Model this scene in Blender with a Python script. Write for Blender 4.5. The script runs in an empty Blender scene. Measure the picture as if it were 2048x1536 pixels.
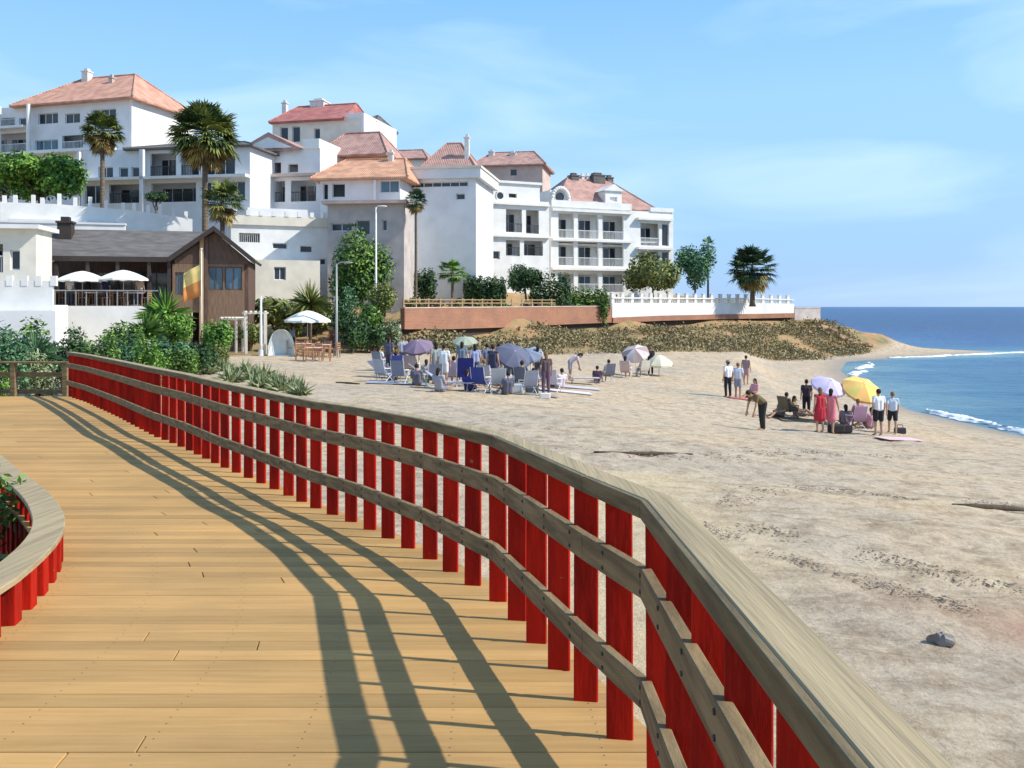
import bpy, math, random
import numpy as np
from math import radians as R, sin, cos, pi
from mathutils import Vector, Matrix

random.seed(7); rng = np.random.default_rng(7)
C = bpy.context.scene.collection
SC = bpy.context.scene

# ------------------------------------------------------------------ camera, sky, sun
F = 1773.0            # focal length in pixels of the 2048 wide photo
CAMZ = 1.61
HOR = 613.0
cam_d = bpy.data.cameras.new('camera'); cam = bpy.data.objects.new('camera', cam_d); C.objects.link(cam)
cam.location = (0, 0, CAMZ); cam.rotation_euler = (R(90), 0, 0)
cam_d.sensor_width = 36.0; cam_d.lens = 36.0 * F / 2048.0
cam_d.shift_y = -(768 - HOR) / 2048.0
cam_d.clip_start = 0.05; cam_d.clip_end = 30000
SC.camera = cam
SUN_EL = 42.0
SUN_AZ = 101.0        # clockwise from +Y
W = bpy.data.worlds.new("World"); SC.world = W; W.use_nodes = True
nt = W.node_tree; nt.nodes.clear()
wo = nt.nodes.new('ShaderNodeOutputWorld'); bg = nt.nodes.new('ShaderNodeBackground')
sky = nt.nodes.new('ShaderNodeTexSky'); sky.sky_type = 'NISHITA'; sky.sun_disc = False
sky.sun_elevation = R(SUN_EL); sky.sun_rotation = R(SUN_AZ); sky.altitude = 10
sky.air_density = 1.0; sky.dust_density = 0.1; sky.ozone_density = 1.0
tc = nt.nodes.new('ShaderNodeTexCoord'); mp = nt.nodes.new('ShaderNodeMapping')
mp.inputs['Scale'].default_value = (1.6, 1.6, 7.0); mp.inputs['Rotation'].default_value = (0.0, R(8), R(20))
nz = nt.nodes.new('ShaderNodeTexNoise'); nz.inputs['Scale'].default_value = 1.7; nz.inputs['Detail'].default_value = 7
nz.inputs['Roughness'].default_value = 0.5; nz.inputs['Distortion'].default_value = 0.5
rp = nt.nodes.new('ShaderNodeValToRGB'); rp.color_ramp.elements[0].position = 0.42; rp.color_ramp.elements[1].position = 0.70
rp.color_ramp.elements[1].color = (0.55, 0.55, 0.55, 1)
mx = nt.nodes.new('ShaderNodeMixRGB'); mx.inputs[2].default_value = (5.2, 6.9, 8.0, 1)
hs = nt.nodes.new('ShaderNodeHueSaturation'); hs.inputs['Saturation'].default_value = 1.0; hs.inputs['Value'].default_value = 1.0
nt.links.new(tc.outputs['Generated'], mp.inputs[0]); nt.links.new(mp.outputs[0], nz.inputs[0])
nt.links.new(nz.outputs[0], rp.inputs[0]); nt.links.new(rp.outputs[0], mx.inputs[0])
sp = nt.nodes.new('ShaderNodeSeparateXYZ'); nt.links.new(tc.outputs['Generated'], sp.inputs[0])
sr = nt.nodes.new('ShaderNodeValToRGB'); sr.color_ramp.elements[0].position = 0.0; sr.color_ramp.elements[1].position = 0.8
for p_, c_ in ((0.0, (.26, .47, .84)), (0.13, (.33, .59, .92)), (0.22, (.33, .62, .95)), (0.36, (.21, .50, .95)), (0.8, (.07, .24, .62))):
    e_ = sr.color_ramp.elements[0] if p_ == 0 else sr.color_ramp.elements[-1] if p_ == .8 else sr.color_ramp.elements.new(p_)
    e_.color = (*c_, 1)
sc_ = nt.nodes.new('ShaderNodeMixRGB'); sc_.blend_type = 'MULTIPLY'; sc_.inputs[0].default_value = 1; sc_.inputs[2].default_value = (8.0, 8.0, 8.0, 1)
nt.links.new(sp.outputs[2], sr.inputs[0]); nt.links.new(sr.outputs[0], sc_.inputs[1])
sm = nt.nodes.new('ShaderNodeMixRGB'); sm.inputs[0].default_value = 0.85
nt.links.new(sky.outputs[0], hs.inputs['Color']); nt.links.new(hs.outputs[0], sm.inputs[1]); nt.links.new(sc_.outputs[0], sm.inputs[2]); nt.links.new(sm.outputs[0], mx.inputs[1])
nt.links.new(mx.outputs[0], bg.inputs[0]); bg.inputs[1].default_value = 0.128
nt.links.new(bg.outputs[0], wo.inputs[0])
sd = bpy.data.lights.new('sun', 'SUN'); sd.energy = 4.6; sd.angle = R(0.6); sd.color = (1.0, 0.95, 0.87)
sun = bpy.data.objects.new('sun', sd); C.objects.link(sun)
sv = Vector((sin(R(SUN_AZ)) * cos(R(SUN_EL)), cos(R(SUN_AZ)) * cos(R(SUN_EL)), sin(R(SUN_EL))))
sun.rotation_euler = sv.to_track_quat('Z', 'Y').to_euler()
SC.view_settings.view_transform = 'Standard'; SC.view_settings.look = 'None'
SC.view_settings.exposure = 0.25; SC.view_settings.gamma = 1.0

# ------------------------------------------------------------------ helpers
def X(px, Y): return (px - 1024) / F * Y
def Z(py, Y): return CAMZ - (py - HOR) / F * Y

def mat(name, col, rough=0.8, var=0.15, scale=3.0, bump=0.0, bscale=20.0, col2=None, spec=0.3, island=False, metal=0.0, streak=None, rnd=False):
    m = bpy.data.materials.new(name); m.use_nodes = True
    t = m.node_tree; b = t.nodes['Principled BSDF']
    b.inputs['Roughness'].default_value = rough; b.inputs['Specular IOR Level'].default_value = spec
    b.inputs['Metallic'].default_value = metal
    c2 = col2 or tuple(max(0, c * (1 - var)) for c in col)
    tc = t.nodes.new('ShaderNodeTexCoord')
    n = t.nodes.new('ShaderNodeTexNoise'); n.inputs['Scale'].default_value = scale; n.inputs['Detail'].default_value = 5
    src = tc.outputs['Object']
    if streak:
        mpn = t.nodes.new('ShaderNodeMapping'); mpn.inputs['Scale'].default_value = streak
        t.links.new(src, mpn.inputs[0]); src = mpn.outputs[0]
    if rnd:
        oi = t.nodes.new('ShaderNodeObjectInfo'); va = t.nodes.new('ShaderNodeVectorMath'); va.operation = 'MULTIPLY_ADD'
        cb = t.nodes.new('ShaderNodeCombineXYZ')
        for q_ in range(3): t.links.new(oi.outputs['Random'], cb.inputs[q_])
        t.links.new(cb.outputs[0], va.inputs[0]); va.inputs[1].default_value = (37, 91, 13); t.links.new(src, va.inputs[2]); src = va.outputs[0]
    t.links.new(src, n.inputs[0])
    ramp = t.nodes.new('ShaderNodeValToRGB'); e = ramp.color_ramp.elements
    e[0].position = 0.36; e[1].position = 0.64
    e[0].color = (*c2, 1); e[1].color = (*col, 1)
    fac = n.outputs[0]
    if island:
        g = t.nodes.new('ShaderNodeNewGeometry')
        ad = t.nodes.new('ShaderNodeMath'); ad.operation = 'MULTIPLY_ADD'
        ad.inputs[1].default_value = 0.55
        sb = t.nodes.new('ShaderNodeMath'); sb.operation = 'SUBTRACT'; sb.inputs[1].default_value = 0.27
        t.links.new(g.outputs['Random Per Island'], ad.inputs[0]); t.links.new(n.outputs[0], sb.inputs[0])
        t.links.new(sb.outputs[0], ad.inputs[2]); fac = ad.outputs[0]
    t.links.new(fac, ramp.inputs[0]); t.links.new(ramp.outputs[0], b.inputs['Base Color'])
    if bump:
        n2 = t.nodes.new('ShaderNodeTexNoise'); n2.inputs['Scale'].default_value = bscale; n2.inputs['Detail'].default_value = 4
        t.links.new(src, n2.inputs[0])
        bp = t.nodes.new('ShaderNodeBump'); bp.inputs['Strength'].default_value = bump; bp.inputs['Distance'].default_value = 0.02
        t.links.new(n2.outputs[0], bp.inputs['Height']); t.links.new(bp.outputs[0], b.inputs['Normal'])
    return m

def tile_mat(name, col, col2):
    m = mat(name, col, 0.85, scale=1.2, col2=col2)
    t = m.node_tree; b = t.nodes['Principled BSDF']
    tc = t.nodes.new('ShaderNodeTexCoord'); w = t.nodes.new('ShaderNodeTexWave'); w.bands_direction = 'X'
    w.inputs['Scale'].default_value = 1.7; w.inputs['Distortion'].default_value = 0.4
    t.links.new(tc.outputs['Object'], w.inputs[0])
    w2 = t.nodes.new('ShaderNodeTexWave'); w2.bands_direction = 'Z'; w2.inputs['Scale'].default_value = 1.9; w2.inputs['Distortion'].default_value = 0.6
    t.links.new(tc.outputs['Object'], w2.inputs[0])
    ad = t.nodes.new('ShaderNodeMath'); ad.operation = 'ADD'
    t.links.new(w.outputs['Fac'], ad.inputs[0]); t.links.new(w2.outputs['Fac'], ad.inputs[1])
    bp = t.nodes.new('ShaderNodeBump'); bp.inputs['Strength'].default_value = 0.7; bp.inputs['Distance'].default_value = 0.05
    t.links.new(ad.outputs[0], bp.inputs['Height']); t.links.new(bp.outputs[0], b.inputs['Normal'])
    return m

M = {}
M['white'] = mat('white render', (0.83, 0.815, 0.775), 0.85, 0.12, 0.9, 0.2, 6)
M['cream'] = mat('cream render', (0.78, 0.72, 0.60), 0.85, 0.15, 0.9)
M['shade_white'] = mat('shaded white render', (0.76, 0.76, 0.76), 0.85, 0.10, 0.7)  # white render with the tone of shaded walls put into its colour
M['pinkwall'] = mat('pinkish render', (0.66, 0.50, 0.42), 0.85, 0.2, 0.8)
M['taupe'] = mat('taupe render', (0.56, 0.49, 0.45), 0.85, 0.25, 0.8)
M['roof_salmon'] = tile_mat('salmon tiles', (0.70, 0.38, 0.27), (0.50, 0.25, 0.17))
M['roof_red'] = tile_mat('red tiles', (0.50, 0.19, 0.16), (0.36, 0.13, 0.11))
M['roof_orange'] = tile_mat('orange tiles', (0.72, 0.39, 0.24), (0.50, 0.26, 0.16))
M['roof_pink'] = tile_mat('dusty pink tiles', (0.55, 0.33, 0.27), (0.38, 0.22, 0.18))
M['roof_grey'] = mat('grey roof felt', (0.17, 0.155, 0.145), 0.9, 0.35, 1.2, 0.6, 14, streak=(1, 1, 6))
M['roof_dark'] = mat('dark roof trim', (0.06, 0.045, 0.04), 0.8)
M['glass'] = mat('dark glass', (0.035, 0.04, 0.05), 0.12, 0.4, 0.6, spec=0.6)
M['glass_blue'] = mat('bluish glass', (0.10, 0.18, 0.24), 0.12, 0.4, 0.6, spec=0.6)
M['frame_w'] = mat('white painted frame', (0.75, 0.75, 0.73), 0.5)
M['frame_b'] = mat('brown painted frame', (0.15, 0.09, 0.06), 0.5)
M['metal'] = mat('grey metal', (0.35, 0.35, 0.34), 0.5, metal=0.4)
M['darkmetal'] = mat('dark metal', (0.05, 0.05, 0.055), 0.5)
M['chimney'] = mat('chimney render', (0.74, 0.70, 0.66), 0.85)
M['brick'] = None
M['post_red'] = mat('red painted timber', (0.48, 0.015, 0.006), 0.7, 0.5, 6, 0.5, 30, streak=(1, 1, 0.2), spec=0.1, rnd=True, col2=(0.24, 0.009, 0.005))
def chip(m, c, s_, lo):
    t = m.node_tree; b = t.nodes['Principled BSDF']; src = b.inputs['Base Color'].links[0].from_socket
    tc = t.nodes.new('ShaderNodeTexCoord'); oi = t.nodes.new('ShaderNodeObjectInfo'); va = t.nodes.new('ShaderNodeVectorMath'); va.operation = 'ADD'
    cb = t.nodes.new('ShaderNodeCombineXYZ'); mu = t.nodes.new('ShaderNodeMath'); mu.operation = 'MULTIPLY'; mu.inputs[1].default_value = 53
    t.links.new(oi.outputs['Random'], mu.inputs[0]); t.links.new(mu.outputs[0], cb.inputs[0]); t.links.new(mu.outputs[0], cb.inputs[2])
    t.links.new(tc.outputs['Object'], va.inputs[0]); t.links.new(cb.outputs[0], va.inputs[1])
    n = t.nodes.new('ShaderNodeTexNoise'); n.inputs['Scale'].default_value = s_; n.inputs['Detail'].default_value = 6; n.inputs['Roughness'].default_value = .7; t.links.new(va.outputs[0], n.inputs[0])
    r = t.nodes.new('ShaderNodeValToRGB'); r.color_ramp.elements[0].position = lo; r.color_ramp.elements[1].position = lo + .03; t.links.new(n.outputs[0], r.inputs[0])
    x = t.nodes.new('ShaderNodeMixRGB'); x.inputs[2].default_value = (*c, 1); t.links.new(r.outputs[0], x.inputs[0]); t.links.new(src, x.inputs[1]); t.links.new(x.outputs[0], b.inputs['Base Color'])
chip(M['post_red'], (0.30, 0.14, 0.09), 14, 0.67)
M['rail_brown'] = mat('weathered rail board', (0.27, 0.19, 0.095), 0.8, 0.45, 2.5, 0.5, 9, streak=(3, 1.0, 12))
M['edge_shade'] = mat('shaded cap edge', (0.20, 0.15, 0.075), 0.8, 0.45, 2.5, 0.5, 9, streak=(3, 1.0, 12))  # darker copy of the rail board, paints shade on the cap edge
M['cap_wood'] = mat('weathered cap board', (0.42, 0.325, 0.185), 0.8, 0.30, 2.2, 0.35, 8, streak=(9, .25, 6))
M['timber'] = mat('brown timber wall', (0.16, 0.10, 0.075), 0.8, 0.4, 3, 0.4, 20, streak=(6, 6, 0.6))
M['timber_m'] = mat('mid brown timber', (0.27, 0.17, 0.11), 0.8, 0.35, 3, streak=(6, 6, 0.6))
M['timber_l'] = mat('ochre timber', (0.50, 0.32, 0.18), 0.8, 0.3, 3, streak=(6, 6, 0.6))
M['canvas'] = mat('white canvas', (0.82, 0.81, 0.76), 0.9, 0.06, 2)
M['trunk'] = mat('tree bark', (0.17, 0.12, 0.085), 0.95, 0.45, 4, 0.8, 12)
M['palmtrunk'] = mat('palm bark', (0.22, 0.165, 0.12), 0.95, 0.4, 3, 0.8, 8, streak=(1, 1, 5))
M['leaf'] = mat('green leaves', (0.17, 0.29, 0.05), 0.6, scale=0.9, col2=(0.035, 0.085, 0.02), island=True)
M['leaf_dark'] = mat('dark green leaves', (0.07, 0.14, 0.04), 0.6, scale=0.9, col2=(0.018, 0.048, 0.02), island=True)
M['leaf_olive'] = mat('olive leaves', (0.26, 0.28, 0.07), 0.6, scale=0.9, col2=(0.07, 0.10, 0.03), island=True)
M['leaf_bright'] = mat('bright green leaves', (0.20, 0.36, 0.05), 0.6, scale=0.9, col2=(0.03, 0.11, 0.015), island=True)
M['leaf_blue'] = mat('blue green leaves', (0.13, 0.26, 0.11), 0.6, scale=0.9, col2=(0.035, 0.10, 0.05), island=True)
M['leaf_pale'] = mat('pale dune leaves', (0.36, 0.40, 0.22), 0.7, scale=1.2, col2=(0.14, 0.19, 0.08), island=True)
M['palmleaf'] = mat('palm fronds', (0.22, 0.25, 0.06), 0.6, scale=0.8, col2=(0.03, 0.065, 0.02), island=True)
M['palmleaf_b'] = mat('dark palm fronds', (0.10, 0.16, 0.06), 0.55, scale=0.8, col2=(0.014, 0.036, 0.024), island=True)
M['palmdead'] = mat('dry palm fronds', (0.46, 0.34, 0.10), 0.85, scale=0.8, col2=(0.14, 0.085, 0.04), island=True)
M['scrub'] = mat('dry scrub', (0.36, 0.29, 0.15), 0.85, scale=0.6, col2=(0.15, 0.13, 0.06), island=True)
M['rock'] = mat('grey rock', (0.30, 0.27, 0.24), 0.9, 0.4, 6, 0.8, 15)
M['foam'] = mat('sea foam', (0.85, 0.88, 0.90), 0.7, 0.15, 3)
M['weed'] = mat('dry seaweed', (0.10, 0.075, 0.05), 0.95, 0.4, 8)

def brickmat():
    m = mat('brick wall', (0.42, 0.19, 0.11), 0.9, scale=0.7, col2=(0.26, 0.12, 0.08))
    t = m.node_tree; b = t.nodes['Principled BSDF']
    tc = t.nodes.new('ShaderNodeTexCoord'); n = t.nodes.new('ShaderNodeTexBrick')
    mp = t.nodes.new('ShaderNodeMapping'); mp.inputs['Rotation'].default_value = (R(90), 0, 0)
    t.links.new(tc.outputs['Object'], mp.inputs[0]); t.links.new(mp.outputs[0], n.inputs[0])
    n.inputs['Scale'].default_value = 2.2
    n.inputs['Color1'].default_value = (0.40, 0.20, 0.12, 1); n.inputs['Color2'].default_value = (0.33, 0.14, 0.08, 1)
    n.inputs['Mortar'].default_value = (0.40, 0.30, 0.22, 1)
    r = [x for x in t.nodes if x.type == 'VALTORGB'][0]
    mxn = t.nodes.new('ShaderNodeMixRGB'); mxn.inputs[0].default_value = 0.5
    t.links.new(r.outputs[0], mxn.inputs[1]); t.links.new(n.outputs['Color'], mxn.inputs[2])
    t.links.new(mxn.outputs[0], b.inputs['Base Color'])
    return m
M['brick'] = brickmat()

def tag(o, label=None, cat=None, group=None, kind=None):
    if label: o['label'] = label
    if cat: o['category'] = cat
    if group: o['group'] = group
    if kind: o['kind'] = kind
    return o
def empty(name, loc=(0, 0, 0), rz=0.0):
    o = bpy.data.objects.new(name, None); C.objects.link(o); o.location = loc; o.rotation_euler = (0, 0, rz)
    o.empty_display_size = 0.3
    return o
class MB:
    def __init__(s): s.v = []; s.f = []; s.n = 0
    def add(s, v, f):
        v = np.asarray(v, float).reshape(-1, 3); s.v.append(v)
        s.f += [tuple(i + s.n for i in q) for q in f]; s.n += len(v); return s
    def box(s, x0, x1, y0, y1, z0, z1):
        v = [(x0, y0, z0), (x1, y0, z0), (x1, y1, z0), (x0, y1, z0), (x0, y0, z1), (x1, y0, z1), (x1, y1, z1), (x0, y1, z1)]
        return s.add(v, [(0, 3, 2, 1), (4, 5, 6, 7), (0, 1, 5, 4), (1, 2, 6, 5), (2, 3, 7, 6), (3, 0, 4, 7)])
    def tube(s, pts, rad, n=10, closed=True):
        pts = [Vector(p) for p in pts]; rings = []
        if not hasattr(rad, '__len__'): rad = [rad] * len(pts)
        for i, p in enumerate(pts):
            d = (pts[min(i + 1, len(pts) - 1)] - pts[max(i - 1, 0)]).normalized()
            a = Vector((1, 0, 0)) if abs(d.x) < 0.8 else Vector((0, 1, 0))
            u = d.cross(a).normalized(); w = d.cross(u)
            rings += [p + (u * cos(2 * pi * k / n) + w * sin(2 * pi * k / n)) * rad[i] for k in range(n)]
        f = []
        for i in range(len(pts) - 1):
            for k in range(n):
                a = i * n + k; b = i * n + (k + 1) % n
                f.append((a, b, b + n, a + n))
        if closed:
            f.append(tuple(range(n - 1, -1, -1))); m = (len(pts) - 1) * n; f.append(tuple(m + k for k in range(n)))
        return s.add([tuple(r) for r in rings], f)
    def ball(s, c, r, n=12, m=8, rot=None):
        if not hasattr(r, '__len__'): r = (r, r, r)
        v = []; f = []
        for i in range(m + 1):
            th = pi * i / m
            for k in range(n):
                ph = 2 * pi * k / n
                p = Vector((r[0] * sin(th) * cos(ph), r[1] * sin(th) * sin(ph), r[2] * cos(th)))
                if rot is not None: p = rot @ p
                v.append((c[0] + p.x, c[1] + p.y, c[2] + p.z))
        for i in range(m):
            for k in range(n):
                a = i * n + k; b = i * n + (k + 1) % n
                f.append((a, a + n, b + n, b))
        return s.add(v, f)
    def mesh(s, name, m=None, smooth=False):
        me = bpy.data.meshes.new(name)
        v = np.concatenate(s.v) if s.v else np.zeros((0, 3))
        me.from_pydata(v.tolist(), [], s.f); me.update()
        if m: me.materials.append(m)
        if smooth: me.polygons.foreach_set('use_smooth', [True] * len(me.polygons))
        return me
    def build(s, name, m, parent=None, smooth=False, loc=None):
        o = bpy.data.objects.new(name, s.mesh(name, m, smooth)); C.objects.link(o)
        if parent: o.parent = parent
        if loc: o.location = loc
        return o
def bevel(o, w=0.01, seg=1):
    md = o.modifiers.new('bevel', 'BEVEL'); md.width = w; md.segments = seg; md.limit_method = 'ANGLE'; return o
def copy_tree(o, parent=None):
    c = o.copy(); C.objects.link(c); c.parent = parent
    for ch in list(o.children): copy_tree(ch, c)
    return c
ORD = ['first', 'second', 'third', 'fourth', 'fifth', 'sixth', 'seventh', 'eighth', 'ninth', 'tenth', 'eleventh', 'twelfth', 'thirteenth',
       'fourteenth', 'fifteenth', 'sixteenth', 'seventeenth', 'eighteenth', 'nineteenth', 'twentieth']

# ------------------------------------------------------------------ terrain height
SHORE = [(40, -60), (33, 0), (27, 18), (23.2, 32), (22.0, 39), (21.5, 48), (25.5, 66), (28.9, 78), (34, 90), (42, 97), (52, 103), (60, 108),
         (56, 113), (49, 120), (46, 135), (40, 165), (15, 230), (-200, 420), (-3000, 1500)]
SP = np.array(SHORE, float)
def shore_d(x, y):
    """signed distance to the shoreline, positive inland"""
    x = np.asarray(x, float); y = np.asarray(y, float)
    best = np.full(x.shape, 1e9); sg = np.ones(x.shape)
    for a, b in zip(SP[:-1], SP[1:]):
        d = b - a; L2 = d @ d
        t = np.clip(((x - a[0]) * d[0] + (y - a[1]) * d[1]) / L2, 0, 1)
        qx = x - (a[0] + t * d[0]); qy = y - (a[1] + t * d[1])
        ds = np.hypot(qx, qy); cr = d[0] * (y - a[1]) - d[1] * (x - a[0])
        m = ds < best - 1e-9
        best = np.where(m, ds, best); sg = np.where(m, np.where(cr > 0, 1, -1), sg)
    return best * sg
CP = np.array([
 (2, -20, -1.1), (1.5, 0, -1.05), (1.5, 5, -1.1), (-1, 8, -1.15), (-4, 12, -1.15), (-8, 18, -1.2), (-13, 21, -1.4), (-3, 3, -0.95), (-6, 8, -0.95), (-12, 14, -1.2),
 (-20, 20, -1.4), (6, 12, -1.4), (9, 5, -1.8), (15, 5, -2.6), (20, 10, -3.1), (10, 20, -2.2), (0, 20, -1.3), (5, 25, -2.0), (1, 33, -1.75), (-6, 30, -1.3),
 (9.6, 34, -3.1), (14.2, 34, -3.35), (10.1, 41, -2.65), (18, 34, -3.7), (14, 45, -3.2), (-4, 50, -1.55), (1, 57, -1.85), (15, 69, -2.2), (27, 82, -2.7),
 (10, 54, -2.5), (20, 62, -3.0), (-8, 64.5, -.95), (-1, 74.4, -.9), (9.9, 87.6, -.75), (21.5, 97.5, -.6), (35, 108.5, -.4), (39, 112.5, -.3), (-8.3, 65.6, -.9), (-4.2, 69, -1), (-.2, 75.4, -.95), (4.9, 82, -.95), (10.8, 88.4, -.85), (16.5, 94, -.75), (23.2, 100, -.6), (29.6, 105, -.5), (3.5, 83.8, -.8), (-5.2, 70.6, -.9), (15.2, 96, -.6), (-1.3, 76, -.8), (9.4, 89.5, -.7), (20.3, 99.5, -.5), (34, 111, -.2),
 (-8.5, 58, -1.5), (-0.8, 62, -1.75), (7., 67, -1.95), (15.3, 73, -2.1), (27.6, 86, -2.6), (37, 98, -3.0), (42, 106, -2.4),
 (-8.4, 67.6, 1.3), (-.6, 78.6, 1.5), (9.5, 91.5, 1.8), (20, 102, 1.8), (34, 113, 1.8), (10, 101, 2.8), (0, 92, 2.8), (25, 112, 2.4), (38, 118, 1.2),
 (-35, 50, -1), (-20, 50, -1.2), (-12, 53, -1.35), (-35, 66, 0), (-20, 66, -.2), (-40, 80, 3), (-25, 80, 3), (-13, 78, 1.8), (-30, 95, 7), (-50, 95, 7), (-12, 95, 4),
 (-30, 130, 10), (-80, 130, 10), (0, 130, 4.5), (-80, 60, 0), (-80, 30, -1), (-30, 30, -1.3), (-20, 35, -1.2), (-150, 100, 7), (-150, 0, -1), (-60, 200, 12),
 (-20, 260, 0), (10, 160, 2), (-300, 300, 20), (-600, 0, 10), (-600, 900, 40), (0, -300, -1), (-300, -300, 2)], float)
def _k(r): return r
_d = np.hypot(CP[:, None, 0] - CP[None, :, 0], CP[:, None, 1] - CP[None, :, 1])
n_ = len(CP); A_ = np.zeros((n_ + 1, n_ + 1)); A_[:n_, :n_] = _k(_d); A_[:n_, n_] = 1; A_[n_, :n_] = 1
W_ = np.linalg.solve(A_, np.append(CP[:, 2], 0))
def ground_z(x, y):
    x = np.asarray(x, float); y = np.asarray(y, float); sh = x.shape
    xf = x.ravel(); yf = y.ravel(); z = np.full(xf.shape, W_[-1])
    for i in range(n_): z += W_[i] * np.hypot(xf - CP[i, 0], yf - CP[i, 1])
    d = shore_d(xf, yf)
    cap = np.where(d > 0, 0.085 * d + np.where(d > 5, (d - 5) ** 2 * 0.09, 0), 0.10 * np.maximum(d, -60))
    z = -4 + np.minimum(z + 4, cap)
    return z.reshape(sh)
def gz(x, y): return float(ground_z(np.array([x]), np.array([y]))[0])
def hit(px, py, ymin=8.0, ymax=200.0):
    """where the ray through a pixel meets the ground"""
    Ys = np.linspace(ymin, ymax, 1500); xs = (px - 1024) / F * Ys; zr = CAMZ - (py - HOR) / F * Ys
    g = ground_z(xs, Ys); k = np.argmax(zr <= g)
    return float(xs[k]), float(Ys[k]), float(g[k])
def sinhs(lo, hi, n, c=0.0, k=8.0):
    a = math.asinh((lo - c) / k); b = math.asinh((hi - c) / k)
    return c + k * np.sinh(np.linspace(a, b, n))
def vnoise(x, y, s, seed=0):
    r = np.random.default_rng(seed); o = np.zeros_like(x); tot = 0
    for i in range(6):
        a = r.uniform(0, 2 * pi); fr = s * r.uniform(0.6, 1.7); o += np.sin((x * cos(a) + y * sin(a)) * fr + r.uniform(0, 6) + 1.3 * np.sin((y * cos(a) - x * sin(a)) * fr * 0.6 + r.uniform(0, 6)))
    return o / 6
xs = sinhs(-3500, 900, 620, 5, 7); ys = sinhs(-400, 2500, 620, 9, 9)
GX, GY = np.meshgrid(xs, ys); GZ = ground_z(GX, GY)
sd_ = shore_d(GX, GY)
# wind and tyre ridges along the beach, footprints
near = np.clip((sd_ - 3) / 6, 0, 1) * np.exp(-((GY - 14) / 26) ** 2) * np.clip((GX + 6) / 4 + 1, 0, 1)
u = GX * 0.80 + GY * 0.60
ridge = np.sin(u * 3.1 + 1.6 * np.sin(GX * 0.35) + 0.9 * vnoise(GX, GY, 0.7, 3)) ** 3
GZ = GZ + near * (0.07 * ridge * np.clip(vnoise(GX, GY, 0.25, 5) + 0.5, 0, 1) + 0.03 * vnoise(GX, GY, 3.4, 1) + 0.02 * vnoise(GX, GY, 7.5, 2))
foot = np.clip(vnoise(GX, GY, 9.0, 51) * vnoise(GX, GY, 11.0, 52) * 4, -1, 1)
GZ = GZ - near * 0.045 * np.clip(foot, 0, 1)
GZ = GZ + 0.06 * vnoise(GX, GY, 0.5, 8) * np.clip((GY - 60) / 10, 0, 1) * (sd_ > 6)
def grid_obj(name, GX, GY, GZ, m):
    ny, nx = GX.shape
    v = np.stack([GX, GY, GZ], -1).reshape(-1, 3)
    i = np.arange(ny * nx).reshape(ny, nx)
    q = np.stack([i[:-1, :-1], i[:-1, 1:], i[1:, 1:], i[1:, :-1]], -1).reshape(-1, 4)
    me = bpy.data.meshes.new(name); me.vertices.add(len(v)); me.vertices.foreach_set('co', v.ravel())
    me.loops.add(q.size); me.loops.foreach_set('vertex_index', q.ravel()); me.polygons.add(len(q))
    me.polygons.foreach_set('loop_start', np.arange(0, q.size, 4)); me.polygons.foreach_set('loop_total', np.full(len(q), 4))
    me.update(); me.polygons.foreach_set('use_smooth', [True] * len(q)); me.materials.append(m)
    o = bpy.data.objects.new(name, me); C.objects.link(o); return o
def attr(o, name, arr):
    a = o.data.attributes.new(name, 'FLOAT', 'POINT'); a.data.foreach_set('value', np.asarray(arr, np.float32).ravel())

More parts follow.
